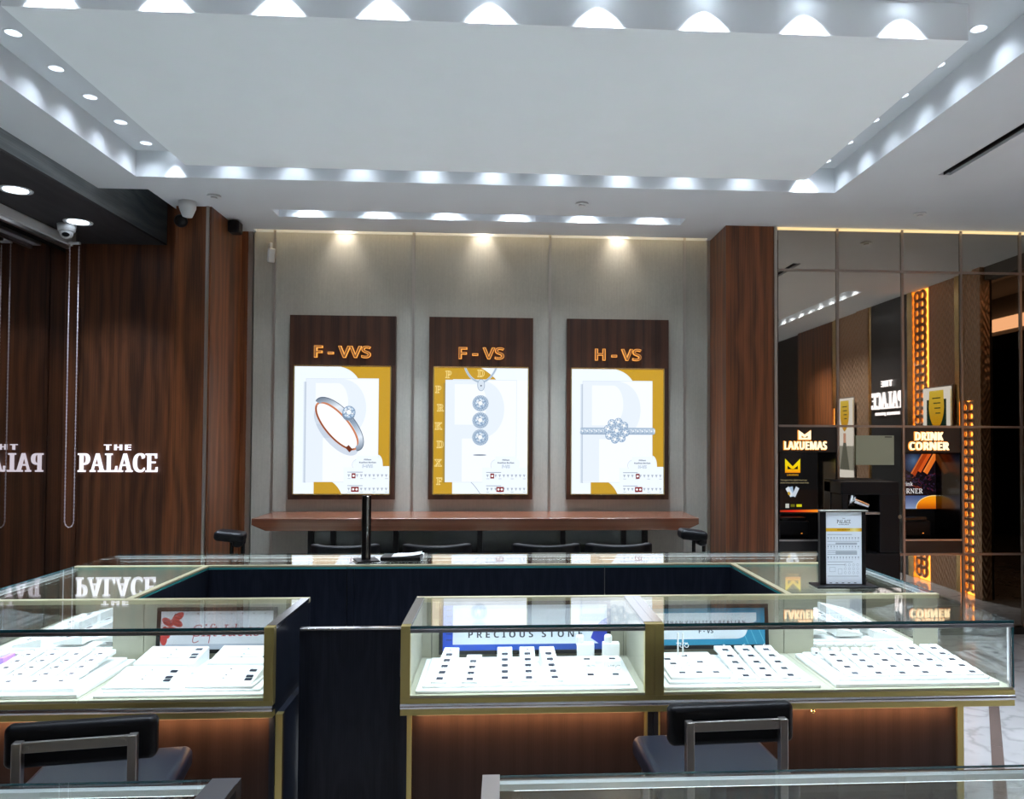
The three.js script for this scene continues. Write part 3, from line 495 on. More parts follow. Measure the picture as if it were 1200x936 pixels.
// niche signs and screens
{
  const a = thing('lit_sign', 'warm illuminated crown-shaped logo over the word LAKUEMAS above the left niche', 'sign', [2.452, 0, -(MIR - 0.001)]);
  part(a, 'logo', crownLogo(0.098, 0.072, 0.018), M.letterWarm, [-0.007, 1.59, 0.004]); part(a, 'logo_glow', crownLogo(0.108, 0.082, 0.01), M.letterHalo, [-0.007, 1.585, 0]);
  part(a, 'lettering', letters('LAKUEMAS', 'bold', 0.35, 0.066, 0.018), M.letterWarm, [0, 1.508, 0.004]); part(a, 'lettering_glow', letters('LAKUEMAS', 'bold', 0.36, 0.076, 0.01), M.letterHalo, [0, 1.503, 0]);
  const b = thing('lit_sign', 'warm illuminated two-line lettering DRINK CORNER above the right niche', 'sign', [3.488, 0, -(MIR - 0.001)]);
  part(b, 'lettering', letters('DRINK', 'bold', 0.235, 0.066, 0.018), M.letterWarm, [0, 1.588, 0.004]); part(b, 'lettering_glow', letters('DRINK', 'bold', 0.245, 0.076, 0.01), M.letterHalo, [0, 1.583, 0]);
  part(b, 'lettering', letters('CORNER', 'bold', 0.335, 0.066, 0.018), M.letterWarm, [0, 1.508, 0.004]); part(b, 'lettering_glow', letters('CORNER', 'bold', 0.345, 0.076, 0.01), M.letterHalo, [0, 1.503, 0]);
  const lk = canvasTexture(512, 512, (x, w, h) => {
    x.fillStyle = '#131212'; x.fillRect(0, 0, w, h);
    const bg = x.createLinearGradient(0, h * 0.6, w, h); bg.addColorStop(0, '#241913'); bg.addColorStop(1, '#17110f'); x.fillStyle = bg; x.fillRect(0, h * 0.62, w, h * 0.3);
    const g = x.createLinearGradient(0, h * 0.1, 0, h * 0.36); g.addColorStop(0, '#fff31c'); g.addColorStop(0.65, '#ffd400'); g.addColorStop(1, '#ff8a1e'); x.fillStyle = g;
    const cx = w * 0.52, L = (p) => p.forEach(([a, b], i) => (i ? x.lineTo : x.moveTo).call(x, cx + a * w * 0.145, h * (0.345 - b * 0.23))); x.beginPath(); L([[-1, 0], [-1, 1], [0, 0.45], [1, 1], [1, 0]]); x.closePath(); L([[-0.68, 0.25], [0.68, 0.25], [0.68, 0.5], [0, 0.2], [-0.68, 0.5]]); x.closePath(); x.fill('evenodd');
    x.textAlign = 'center'; x.fillStyle = '#e2a21e'; x.font = 'bold 22px sans-serif'; x.fillText('LAKUEMAS', cx, h * 0.395);
    x.fillStyle = '#c9b98a'; x.font = '17px sans-serif'; x.fillText('Tabungan emas digital terpercaya', cx + 10, h * 0.475); x.fillText('investasi emas mulai dari rumah Anda', cx + 10, h * 0.518);
    for (const [dx, r, c] of [[-12, -0.12, '#a8c0da'], [-30, -0.6, '#dfe6ee'], [26, 0.5, '#cfd8e4']]) { x.save(); x.translate(cx + dx, h * 0.66); x.rotate(r); x.fillStyle = c; x.fillRect(-18, -46, 36, 84); x.restore(); } x.fillStyle = '#c9a33a'; x.beginPath(); x.ellipse(cx - 36, h * 0.68, 12, 16, -0.5, 0, 7); x.fill();
    x.fillStyle = '#c9c9c0'; x.fillRect(w * 0.38, h * 0.845, 36, 36); x.fillStyle = '#6c6a1a'; x.fillRect(w * 0.48, h * 0.855, 40, 22); x.fillStyle = '#d6d01e'; x.fillRect(w * 0.59, h * 0.855, 52, 22);
    const s = x.createLinearGradient(0, 0, w, 0); s.addColorStop(0, '#8c3a0c'); s.addColorStop(0.5, '#e0301e'); s.addColorStop(1, '#ff9a1e'); x.fillStyle = s; x.beginPath(); x.moveTo(0, h * 0.955); x.lineTo(w, h * 0.94); x.lineTo(w, h * 0.985); x.lineTo(0, h * 0.98); x.fill();
  });
  const ds = canvasTexture(512, 512, (x, w, h) => {
    x.fillStyle = '#120a10'; x.fillRect(0, 0, w, h);
    let g = x.createRadialGradient(w * 0.58, h * 0.12, 10, w * 0.58, h * 0.18, 120); g.addColorStop(0, '#4a6486'); g.addColorStop(0.7, '#1f2c44'); g.addColorStop(1, '#0c1220'); x.fillStyle = g; x.beginPath(); x.arc(w * 0.56, h * 0.12, 112, 0, 7); x.fill();
    for (const [a, b, c] of [[0.86, 0.0, '#d8571c'], [0.99, 0.03, '#e87428'], [0.75, 0.06, '#a83c12']]) { x.save(); x.translate(w * a, h * b); x.rotate(0.55); x.fillStyle = c; x.fillRect(-26, -50, 52, 240); x.fillStyle = 'rgba(255,170,90,.5)'; x.fillRect(-22, -50, 10, 240); x.restore(); }
    for (let i = 0; i < 90; i++) { x.strokeStyle = ['#4a1c2c', '#2a1830', '#6a2a20', '#30243e'][i % 4]; x.lineWidth = 6 + 6 * rnd(); const px = rnd() * w, py = h * (0.38 + rnd() * 0.28); x.beginPath(); x.moveTo(px, py); x.lineTo(px + (rnd() - 0.5) * 90, py + (rnd() - 0.5) * 50); x.stroke(); }
    g = x.createLinearGradient(0, h * 0.7, 0, h); g.addColorStop(0, '#2c3f6e'); g.addColorStop(1, '#8a9cc0'); x.fillStyle = g; x.fillRect(0, h * 0.76, w, h * 0.24);
    g = x.createLinearGradient(0, h * 0.75, 0, h); g.addColorStop(0, '#ffb01e'); g.addColorStop(0.5, '#ff9210'); g.addColorStop(1, '#b8540a'); x.fillStyle = g; x.beginPath(); x.ellipse(w * 0.98, h * 0.98, w * 0.36, h * 0.22, 0, 0, 7); x.fill(); x.strokeStyle = '#ffe09a'; x.lineWidth = 7; x.stroke();
    x.fillStyle = '#fff'; x.textAlign = 'center'; x.font = '46px serif'; x.fillText('Drink', w * 0.43, h * 0.58); x.font = '62px serif'; x.fillText('CORNER', w * 0.5, h * 0.72);
  });
  const s1 = thing('niche_screen', 'lit dark screen with a yellow logo inside the left niche', 'screen', [2.477, 0, -6.758]);
  part(s1, 'display', new THREE.BoxGeometry(0.46, 0.53, 0.012), screen(lk, 0.5), [0, 1.222, 0.012]); part(s1, 'bezel', box(0.466, 0.012, 0.02), M.black, [0, 0.95, 0.012]);
  const s2 = thing('niche_screen', 'lit screen picturing cinnamon sticks and an orange slice inside the right niche', 'screen', [3.525, 0, -6.758]);
  part(s2, 'display', new THREE.BoxGeometry(0.46, 0.475, 0.012), screen(ds, 0.5), [0, 1.232, 0.012]); part(s2, 'bezel', box(0.466, 0.012, 0.02), M.black, [0, 0.988, 0.012]);
  for (const [x, y] of [[2.477, 1.2], [3.525, 1.2]]) { const l = new THREE.RectAreaLight(0xffe0b8, 0.12, 0.4, 0.4); l.position.set(x, y, -6.70); l.rotation.y = Math.PI; l.name = 'screen_light'; scene.add(l); }
  // machines standing on the niche floors
  for (const [x, lab] of [[2.42, 'black countertop machine in the niche under the yellow-logo screen'], [3.46, 'black drink dispenser in the niche under the orange-slice screen']]) {
    const t = thing('countertop_machine', lab, 'machine', [x, 0.78, -6.62]);
    part(t, 'machine_body', rbox(0.26, 0.13, 0.2, 0.015, 3), M.plasticBlack, [0, 0.066, 0]); part(t, 'machine_lid', rbox(0.22, 0.03, 0.16, 0.01), M.gloss, [0, 0.145, 0]); part(t, 'indicator_light', rbox(0.012, 0.006, 0.004, 0.001), M.letterHalo, [0.06, 0.03, 0.101]);
  }
}
// notice panel and coffee machine before the mirrors
{
  const n = thing('notice_board', 'blank grey-green notice board on the mirror above the coffee machine', 'notice board', [3.03, 1.505, -(MIR - 0.016)]);
  part(n, 'board', rbox(0.315, 0.24, 0.012, 0.002), M.notice); part(n, 'label_strip', box(0.06, 0.008, 0.002), M.black, [0.11, 0.108, 0.007]);
  const t = thing('coffee_machine', 'tall black coffee machine with a chrome spout between the two lit niches', 'coffee machine', [2.82, 0, -6.16]);
  part(t, 'cabinet', rbox(0.46, 0.72, 0.36, 0.01, 2), M.plasticBlack, [0, 0.36, 0]);
  part(t, 'back_column', rbox(0.46, 0.55, 0.14, 0.01, 2), M.plasticBlack, [0, 0.995, -0.1]);
  part(t, 'head', rbox(0.46, 0.1, 0.34, 0.012, 2), M.plasticBlack, [0, 1.215, 0]);
  part(t, 'side_cheek', rbox(0.05, 0.45, 0.3, 0.008), M.plasticBlack, [-0.2, 0.945, 0.02]); part(t, 'side_cheek', rbox(0.16, 0.45, 0.3, 0.008), M.plasticBlack, [0.15, 0.945, 0.02]);
  const sp = part(t, 'spout', cyl(0.035, 0.04, 0.09, 20), M.jewel, [-0.11, 1.13, 0.06]); sp.rotation.x = 0.4;
  part(t, 'grille', box(0.2, 0.004, 0.16), M.plasticBlack, [-0.06, 1.036, 0.07]);
  const sp2 = part(t, 'portafilter', cyl(0.034, 0.03, 0.12, 20), M.jewel, [-0.05, 1.1, 0.1]); sp2.rotation.z = 1.2;
  part(t, 'drip_tray', rbox(0.26, 0.018, 0.22, 0.005), M.steel, [-0.06, 1.025, 0.07]);
  for (const x of [-0.22, 0.22]) { const k = part(t, 'knob', cyl(0.016, 0.016, 0.03, 16), M.jewel, [x, 1.0, 0.178]); k.rotation.x = Math.PI / 2; }
}
// posters on the facade wall, seen in the mirrors
{
  const make = (dress) => canvasTexture(384, 640, (x, w, h) => { x.fillStyle = '#e9eceb'; x.fillRect(0, 0, w, h); if (dress === 2) { x.fillStyle = '#0c2a20'; x.fillRect(w * 0.14, h * 0.12, w * 0.72, h * 0.88); } const g = x.createLinearGradient(0, 0, 0, h * 0.4); g.addColorStop(0, '#d9c64a'); g.addColorStop(1, '#c48f10'); x.fillStyle = g; x.beginPath(); x.moveTo(w * 0.24, h * 0.03); x.lineTo(w * 0.76, h * 0.03); x.lineTo(w * 0.78, h * 0.2); x.bezierCurveTo(w * 0.76, h * 0.34, w * 0.6, h * 0.4, w * 0.5, h * 0.42); x.bezierCurveTo(w * 0.4, h * 0.4, w * 0.24, h * 0.34, w * 0.22, h * 0.2); x.fill(); x.fillStyle = '#4a5220'; for (let i = 0; i < 4; i++) x.fillRect(w * 0.35, h * (0.1 + i * 0.05), w * (0.3 - 0.04 * i), h * 0.012);
    if (dress === 1) { x.fillStyle = '#8f938c'; x.fillRect(0, h * 0.6, w, h * 0.3); x.fillStyle = '#5c6058'; x.beginPath(); x.moveTo(w * 0.42, h * 0.55); x.lineTo(w * 0.58, h * 0.55); x.lineTo(w * 0.8, h * 0.9); x.lineTo(w * 0.2, h * 0.9); x.fill(); x.fillStyle = '#c79b86'; x.fillRect(w * 0.42, h * 0.44, w * 0.16, h * 0.12); } else { x.fillStyle = '#caa088'; x.fillRect(w * 0.32, h * 0.55, w * 0.12, h * 0.25); x.fillRect(w * 0.56, h * 0.55, w * 0.12, h * 0.25); } });
  [[1.90, 0.52, 1, 'white poster with a gold shield over a grey dress, seen in the mirrors'], [4.26, 0.55, 2, 'white poster with a gold shield on dark green, seen in the mirrors']].forEach(([d, w, k, lab]) => {
    const t = thing('facade_poster', lab, 'poster', [4.755, 1.62, -d], -Math.PI / 2);
    part(t, 'poster_sheet', new THREE.BoxGeometry(w, 1.1, 0.012), screen(make(k), 0.75), [0, 0, 0.012]); part(t, 'frame', rbox(w + 0.03, 1.13, 0.012, 0.003), M.steel);
  });
}

// ================================================================ DISPLAY CASES
// local frame: x along the case 0..w, y up, customer glass at z = 0, staff side at z = -depth
const TOP = 0.862, SHELF = 0.592, TRIM0 = 0.52, TRIM1 = 0.583;
function showcase(label, pos, turn, w, depth, o) {
  const t = thing('display_case', label, 'display case', pos, turn), B = (n, x0, x1, y0, y1, z0, z1, m, grain) => part(t, n, uvShift(box(x1 - x0, y1 - y0, Math.abs(z1 - z0), grain), (x0 + x1) / 2, 0), m, [(x0 + x1) / 2, (y0 + y1) / 2, (z0 + z1) / 2]);
  const b0 = o.baseL ?? 0, b1 = w - (o.baseR ?? 0), inset = o.inset ?? 0.05;
  // plinth and base
  B('plinth', b0 + 0.03, b1 - 0.03, 0, 0.08, -inset - 0.05, -depth + 0.03, M.black);
  B('base_core', b0 + 0.008, b1 - 0.008, 0.08, TRIM0 - 0.002, -inset - 0.02, -depth + 0.02, M.navy);
  for (const [a, b] of o.front ?? [[b0, b1]]) B('front_panel', a + 0.004, b - 0.004, 0.08, TRIM0 - 0.004, -inset, -inset - 0.02, M.baseDark);
  for (const x of o.goldPosts ?? []) B('gold_leg', x, x + 0.026, 0, TRIM0 - 0.001, -inset + 0.012, -inset - 0.02, M.gold);
  for (const [a, b] of o.doors ?? [[0, w]]) { B('rear_door', a + 0.0012, b - 0.0012, 0.06, TOP - 0.022, -depth, -depth + 0.012, M.navy); B('door_core', a, b, 0.06, TOP - 0.022, -depth + 0.0122, -depth + 0.0205, M.navy); }
  // trim band: gold, silver, gold
  B('trim_gold', 0, w, TRIM0 + 0.046, TRIM1, 0.006, -0.03, M.gold); part(t, 'trim_silver', cyl(0.013, 0.013, w, 16).rotateZ(Math.PI / 2), M.silver, [w / 2, TRIM0 + 0.034, 0.0]); B('trim_gold', 0, w, TRIM0, TRIM0 + 0.022, 0.004, -0.03, M.gold);
  B('shelf_deck', 0.002, w - 0.002, TRIM0 + 0.004, TRIM1 - 0.001, -0.031, -depth + 0.021, M.navy);
  for (const [a, b] of o.floors ?? [[0, w]]) B('shelf', a + 0.001, b - 0.001, TRIM1, SHELF, -0.002, -depth + 0.035, M.cream);
  for (const [a, b] of o.panels ?? [[0, w]]) B('back_panel', a + 0.0015, b - 0.0015, SHELF, TOP - 0.022, -depth + 0.021, -depth + 0.035, M.cream);
  // glass
  const gt = (o.tops ?? [[0, w]]);
  for (const [a, b] of gt) { B('glass_top', a, b, TOP - 0.011, TOP - 0.003, 0, -depth + 0.028, M.glass); B('glass_edge', a, b, TOP - (o.thin ? 0.008 : 0.0125), TOP - (o.thin ? 0.004 : 0.0015), 0.003, 0.0005, M.glassEdge); }
  for (const [a, b] of o.panes ?? [[0, w]]) B('front_glass', a + 0.001, b - 0.001, SHELF, TOP - 0.027, 0, -0.006, M.glass);
  const r0 = o.railL ?? 0, r1 = w - (o.railR ?? 0); B('glass_rail', r0, r1, TOP - 0.028, TOP - 0.016, 0.003, -0.003, M.railDark); B('rail_lip', r0, r1, TOP - 0.0158, TOP - 0.0128, 0.004, -0.003, M.silver); B('lamp_profile', r0, r1, TOP - 0.026, TOP - 0.0125, -0.0032, -0.022, M.profile);
  B('rear_rail', 0, w, TOP - (o.teal ? 0.010 : 0.022), TOP - 0.001, -depth, -depth + 0.03, M.champagne); if (o.teal) B('rear_glass_edge', 0, w, TOP - 0.022, TOP - 0.0105, -depth + 0.001, -depth + 0.028, M.tealEdge);
  for (const [x, r] of o.posts ?? []) { B('corner_post', x, x + r, SHELF - 0.009, TOP - 0.002, 0.004, -0.03, o.postM ?? M.gold); B('top_rim', x, x + r, TOP - 0.014, TOP, -0.03, -depth + 0.03, o.postM ?? M.silver); }
  for (const x of o.ends ?? []) { B('end_panel', x, x + 0.02, 0.06, TOP - 0.014, -0.032, -depth + 0.02, M.navy); B('end_lining', x + (x > w / 2 ? -0.006 : 0.0205), x + (x > w / 2 ? -0.0005 : 0.026), SHELF, TOP - 0.03, -0.01, -depth + 0.036, M.cream); }
  for (const x of o.glassEnds ?? []) { B('end_glass', x, x + 0.006, SHELF, TOP - 0.012, -0.002, -depth, M.glass); B('end_edge', x, x + 0.006, SHELF, TOP - 0.012, 0.0025, -0.002, M.glassEdge); B('end_rail', x - 0.012, x - 0.001, SHELF, TOP - 0.026, -0.004, -0.016, M.silver); }
  // lamps: strip behind the glass rail, and a warm strip under the trim
  const l0 = 0.03 + (o.railL ?? 0), l1 = w - 0.03 - (o.railR ?? 0);
  B('led_strip', l0, l1, TOP - 0.0278, TOP - 0.0262, -0.006, -0.019, M.led);
  const k = o.led ?? 1, L = new THREE.RectAreaLight(LEDW, K.led * k, l1 - l0, 0.013); L.name = 'led_light'; L.position.set((l0 + l1) / 2, TOP - 0.031, -0.0135); t.add(L); L.rotation.x = -Math.PI / 2 + (o.tilt ?? 0.35);
  if (o.kick !== 0) { B('kick_strip', b0 + 0.05, b1 - 0.05, TRIM0 - 0.006, TRIM0 - 0.002, -0.012, -0.022, M.ledWarm); const q = new THREE.RectAreaLight(WARM, K.kick, b1 - b0 - 0.1, 0.012); q.name = 'kick_light'; q.position.set((b0 + b1) / 2, TRIM0 - 0.009, -0.017); q.rotation.x = -Math.PI / 2 + 0.15; t.add(q); }
  return t;
}
// front row, left of the gate
showcase('front glass jewellery case left of the dark gate', [-2.38, 0, -3.12], 0, 1.512, 0.58, {
  baseL: 0, baseR: -0.03, floors: [[0, 0.79], [0.79, 1.51]], panels: [[0.66, 0.795], [0.795, 1.49]], doors: [[0.73, 1.512]], posts: [[1.477, 0.036]], ends: [1.49], goldPosts: [1.512], railR: 0.036,
  tops: [[0, 1.478]], panes: [[0, 1.478]], glassEnds: [],
});
// front row, right of the gate: two cases
showcase('front glass jewellery case right of the dark gate with the precious stone sign', [-0.388, 0, -3.12], 0, 0.985, 0.58, {
  baseL: 0.012, panels: [[0.02, 0.07], [0.07, 0.945], [0.945, 0.965]], posts: [[0, 0.036], [0.947, 0.037]], ends: [0.001, 0.964], goldPosts: [0.014, 0.952], railL: 0.036, railR: 0.037, tops: [[0.036, 0.948]], panes: [[0.036, 0.948]],
});
showcase('long front glass jewellery case at right, ending in a clear glass corner', [0.597, 0, -3.12], 0, 1.46, 0.58, {
  baseR: 0.19, floors: [[0, 0.722], [0.722, 1.46]], panels: [[0.02, 0.711], [0.711, 0.853], [1.335, 1.45]], doors: [[0, 0.733]], posts: [[0, 0.036]], ends: [0.001], goldPosts: [0.003, 1.246], railL: 0.036, tops: [[0.036, 1.46]], panes: [[0.036, 0.722], [0.722, 1.454]], glassEnds: [1.454],
});
{
  const t = thing('cabinet_lock', 'small gold lock knob under the trim of the long right case', 'lock', [1.235, TRIM0, -3.135]); part(t, 'lock_stem', cyl(0.007, 0.007, 0.012, 14), M.goldBright, [0, -0.006, 0]); part(t, 'lock_knob', new THREE.SphereGeometry(0.009, 14, 10), M.goldBright, [0, -0.016, 0]);
}
// side cases and rear case of the island
showcase('left side glass case of the island, running away from the camera', [-2.38, 0, -4.62], -Math.PI / 2, 0.92, 0.73, { kick: 0, teal: 1, panels: [[0.02, 0.9]], doors: [[0, 0.46], [0.46, 0.92]], led: 0.55 });
showcase('right side glass case of the island, below the price list stand', [2.057, 0, -3.70], Math.PI / 2, 0.92, 0.727, { kick: 0, teal: 1, panels: [[0.02, 0.9]], doors: [[0, 0.46], [0.46, 0.92]], led: 0.55 });
showcase('left rear glass case of the island before the desk', [-0.882, 0, -5.11], Math.PI, 1.498, 0.49, { kick: 0, thin: 1, teal: 1, led: 0.35, glassEnds: [1.492], doors: [[0, 0.778]] });
showcase('middle rear glass case of the island before the desk', [0.59, 0, -5.11], Math.PI, 1.470, 0.49, { kick: 0, thin: 1, teal: 1, led: 0.35, doors: [[0, 1.43], [1.43, 1.47]] });
showcase('right rear glass case of the island before the desk', [2.057, 0, -5.11], Math.PI, 1.465, 0.49, { kick: 0, thin: 1, teal: 1, led: 0.35, glassEnds: [0], doors: [[0.715, 1.465]] });
// the counters at the bottom of the picture, facing away from the camera
showcase('near glass case at the lower right edge of the picture', [1.9, 0, -1.735], Math.PI, 1.94, 0.56, { kick: 0, thin: 1, led: 0.30, postM: M.steel, posts: [[1.903, 0.037]], ends: [1.92], railR: 0.037, tops: [[0, 1.904]], panes: [[0, 0.95], [0.95, 1.904]] });
showcase('near glass case at the lower left edge of the picture', [-0.55, 0, -1.745], Math.PI, 1.5, 0.56, { kick: 0, thin: 1, led: 0.30, postM: M.railDark, posts: [[0, 0.06]], ends: [0.001], railL: 0.06, tops: [[0.06, 1.5]], panes: [[0.06, 1.5]] });
// gate between the front cases
{
  const t = thing('counter_gate', 'dark navy woodgrain gate between the front cases with a silver top edge', 'gate', [-0.622, 0, -3.40]);
  part(t, 'gate_panel', box(0.43, 0.76, 0.03), M.navy, [0, 0.405, 0]); part(t, 'top_edge', rbox(0.43, 0.008, 0.032, 0.002), M.silver, [0, 0.789, 0], 'bright silver edge strip');
  part(t, 'gate_plinth', box(0.4, 0.03, 0.025), M.black, [0, 0.012, 0]);
  const hb = part(t, 'handle', cyl(0.0045, 0.0045, 0.11, 12), M.silver, [0.205, 0.655, 0.046], 'slim silver bar handle');
  for (const y of [0.045, -0.045]) { const r = part(hb, 'handle_stem', cyl(0.004, 0.004, 0.03, 10), M.silver, [0, y, -0.016]); r.rotation.x = Math.PI / 2; }
}
// ================================================================ SIGN BOARDS INSIDE THE CASES
function standSign(label, cx, cy, d, w, h, tex, tilt, frame = M.black, turn = 0) {
  const t = thing('sign_board', label, 'sign', [cx, SHELF, -d], turn); const g = new THREE.Group();
  const p = part(t, 'print', new THREE.BoxGeometry(w, h, 0.006), std({ map: tex, roughness: 0.5 }), [0, cy - SHELF, 0.004]); p.rotation.x = -tilt;
  for (const [ww, hh, x, y] of [[w + 0.034, 0.017, 0, h / 2 + 0.0085], [w + 0.034, 0.017, 0, -h / 2 - 0.0085], [0.017, h, -w / 2 - 0.0085, 0], [0.017, h, w / 2 + 0.0085, 0]]) { const f = part(t, 'frame_rail', rbox(ww, hh, 0.014, 0.002), frame, [x, cy - SHELF + y * Math.cos(tilt), 0.004 - y * Math.sin(tilt)]); f.rotation.x = -tilt; }
  part(t, 'foot', rbox(w * 0.8, 0.006, 0.02, 0.002), frame, [0, 0.003, 0]);
}
standSign('white framed sign with red script lettering and a red bow in the left front case', -1.255, 0.733, 3.635, 0.485, 0.165, canvasTexture(768, 264, (x, w, h) => {
  x.fillStyle = '#e4e6ee'; x.fillRect(0, 0, w, h); x.fillStyle = '#bcc3d2'; x.fillRect(0, h * 0.86, w, h * 0.14);
  x.fillStyle = '#444'; for (let i = 0; i < 9; i++) x.fillRect(w * (0.12 + i * 0.1), h * 0.06, 8, 4);
  x.fillStyle = '#c8403c'; for (const [a, b, r] of [[0.06, 0.28, 0.6], [0.15, 0.14, -0.6], [0.14, 0.3, 0.5], [0.05, 0.55, 1.2], [0.1, 0.5, 0.2], [0.03, 0.72, 1.5]]) { x.beginPath(); x.ellipse(w * a, h * b, 44, 24, r, 0, 7); x.fill(); } x.strokeStyle = '#7e1d1f'; x.lineWidth = 5; for (const [a, b] of [[0.06, 0.28], [0.15, 0.14], [0.14, 0.3]]) { x.beginPath(); x.ellipse(w * a, h * b, 26, 12, 0.4, 0, 7); x.stroke(); }
  x.fillStyle = '#b2404a'; x.strokeStyle = '#b2404a'; x.font = 'italic 112px serif'; x.textAlign = 'center'; x.lineWidth = 1; x.fillText('Gift Ideas', w * 0.57, h * 0.66, w * 0.62); x.lineWidth = 5; x.beginPath(); x.moveTo(w * 0.3, h * 0.62); x.quadraticCurveTo(w * 0.26, h * 0.92, w * 0.34, h * 0.78); x.stroke(); x.beginPath(); x.moveTo(w * 0.44, h * 0.6); x.lineTo(w * 0.43, h * 0.84); x.stroke();
  x.strokeStyle = '#8b94a8'; x.lineWidth = 9; x.beginPath(); x.moveTo(w * 0.93, h * 0.8); x.quadraticCurveTo(w * 0.94, h * 0.6, w * 0.985, h * 0.5); x.stroke();
}), 0.08);
standSign('blue edged sign reading PRECIOUS STONE in the case right of the gate', 0.105, 0.733, 3.632, 0.74, 0.20, canvasTexture(1024, 312, (x, w, h) => {
  x.fillStyle = '#dfe6ef'; x.fillRect(0, 0, w, h); const g = x.createLinearGradient(0, 0, w, 0); g.addColorStop(0, '#0b49c8'); g.addColorStop(0.5, '#2a55b0'); g.addColorStop(1, '#23479a'); x.fillStyle = g; x.fillRect(0, 0, w * 0.06, h); x.fillRect(0, h * 0.87, w, h * 0.13);
  x.fillStyle = '#3342b0'; x.beginPath(); x.moveTo(w, h * 0.3); x.quadraticCurveTo(w * 0.93, h * 0.4, w * 0.9, h * 0.75); x.lineTo(w, h); x.fill(); x.fillStyle = '#0a2f86'; for (let i = 0; i < 6; i++) x.fillRect(w * 0.02, h * (0.1 + i * 0.13), w * 0.034, 9);
  x.fillStyle = '#35383f'; x.font = 'bold 62px sans-serif'; x.textAlign = 'center'; x.fillText([...'PRECIOUS'].join(' ') + '   ' + [...'STONE'].join(' '), w * 0.5, h * 0.72, w * 0.8);
}), 0.05);
standSign('turquoise edged sign reading PILIHAN KUALITAS BERLIAN in the long right case', 0.93, 0.728, 3.635, 0.55, 0.165, canvasTexture(900, 270, (x, w, h) => {
  x.fillStyle = '#2f8fb4'; x.fillRect(0, 0, w, h); x.strokeStyle = '#64b9d4'; x.lineWidth = 5; for (const a of [0.86, 0.93, 1.0]) { x.beginPath(); x.moveTo(w * a, h); x.lineTo(w * (a - 0.05), h * 0.6); x.lineTo(w, h * 0.5); x.stroke(); }
  x.fillStyle = '#e3ebf3'; x.beginPath(); x.moveTo(0, h * 0.13); x.lineTo(w * 0.93, h * 0.13); x.lineTo(w * 0.93, h * 0.35); x.quadraticCurveTo(w * 0.86, h * 0.5, w * 0.84, h * 0.7); x.quadraticCurveTo(w * 0.82, h * 0.84, w * 0.74, h * 0.84); x.lineTo(0, h * 0.84); x.fill();
  x.fillStyle = '#2c3a4c'; x.textAlign = 'center'; x.font = 'bold 36px sans-serif'; x.fillText([...'PILIHAN'].join(' ') + '  ' + [...'KUALITAS'].join(' ') + '  ' + [...'BERLIAN'].join(' '), w * 0.46, h * 0.44, w * 0.86); x.font = 'bold 46px sans-serif'; x.fillText('F - VS', w * 0.5, h * 0.68);
}), 0.08);

// ================================================================ TRAYS AND JEWELLERY
const ringGeoJ = (() => { const a = new THREE.TorusGeometry(0.0085, 0.0014, 8, 20), b = new THREE.OctahedronGeometry(0.0032, 0); b.translate(0, 0.0105, 0); return mergeGeometries([a.toNonIndexed(), b.toNonIndexed ? b.toNonIndexed() : b].map((g) => { const q = g.index ? g.toNonIndexed() : g; return q; })); })();
function wedgeGeo(w, d, hf, hb, r = 0.002) {   // block higher at the back (-z), softened by small chamfers
  const s = new THREE.Shape(); s.moveTo(d / 2, 0); s.lineTo(d / 2, hf - r); s.lineTo(d / 2 - r, hf); s.lineTo(-d / 2 + r, hb); s.lineTo(-d / 2, hb - r); s.lineTo(-d / 2, 0); s.closePath();
  const g = new THREE.ExtrudeGeometry(s, { depth: w - 2 * r, bevelEnabled: true, bevelSize: r * 0.8, bevelOffset: -r * 0.8, bevelThickness: r, bevelSegments: 1 });
  g.translate(0, 0, -(w - 2 * r) / 2); g.rotateY(-Math.PI / 2); return g;     // shape x -> +z
}
function tray(label, x0, x1, d0, d1, h, y = SHELF, turn, tiers = 1) {
  const w = x1 - x0, d = d1 - d0, t = thing('display_tray', label, 'tray', [(x0 + x1) / 2, y, -(d0 + d1) / 2], turn ?? 0);
  part(t, 'tray_base', rbox(w, h * 0.55, d, 0.005, 3), M.white, [0, h * 0.275, 0]);
  part(t, 'tray_pad', rbox(w - 0.05, h * 0.45, d - 0.05, 0.004, 3), M.whitePad, [0, h * 0.775, 0]);
  return t;
}
const blockProtos = new Map();
function ringBlock(label, x, y, d, w, dep, hf, hb, { turn = 0, tagW = 0.025, tagM = M.tag, ring = true, group, jx = 0 } = {}) {
  const key = [w, dep, hf, hb, tagW, tagM === M.tag, ring, jx].join();
  let p = blockProtos.get(key);
  if (!p) {
    p = new THREE.Group();
    part(p, 'pad', wedgeGeo(w, dep, hf, hb), M.whitePad);
    const a = Math.atan2(hb - hf, dep), tg = part(p, 'price_tag', rbox(tagW, 0.0025, Math.min(0.018, tagW * 0.7), 0.0008, 1), tagM, [jx, hf + (hb - hf) * 0.28 + 0.0014, dep * 0.22]); tg.rotation.x = a;
    if (ring) part(p, 'ring', ringGeoJ, M.jewel, [jx + 0.002, hf + (hb - hf) * 0.68 + 0.003, -dep * 0.18]);
    blockProtos.set(key, p);
  }
  const o = p.clone(); o.name = numbered('ring_block'); o.position.set(x, y, -d); o.rotation.y = turn; o.userData = { label, category: 'ring block', group }; scene.add(o); return o;
}
const rowName = (j, n) => j === 0 ? 'front row' : j === n - 1 ? 'back row' : `${ORD[j]} row from the front`;
const colName = (i, n) => i === 0 ? 'leftmost' : i === n - 1 ? 'rightmost' : `${ORD[i]} from left`;

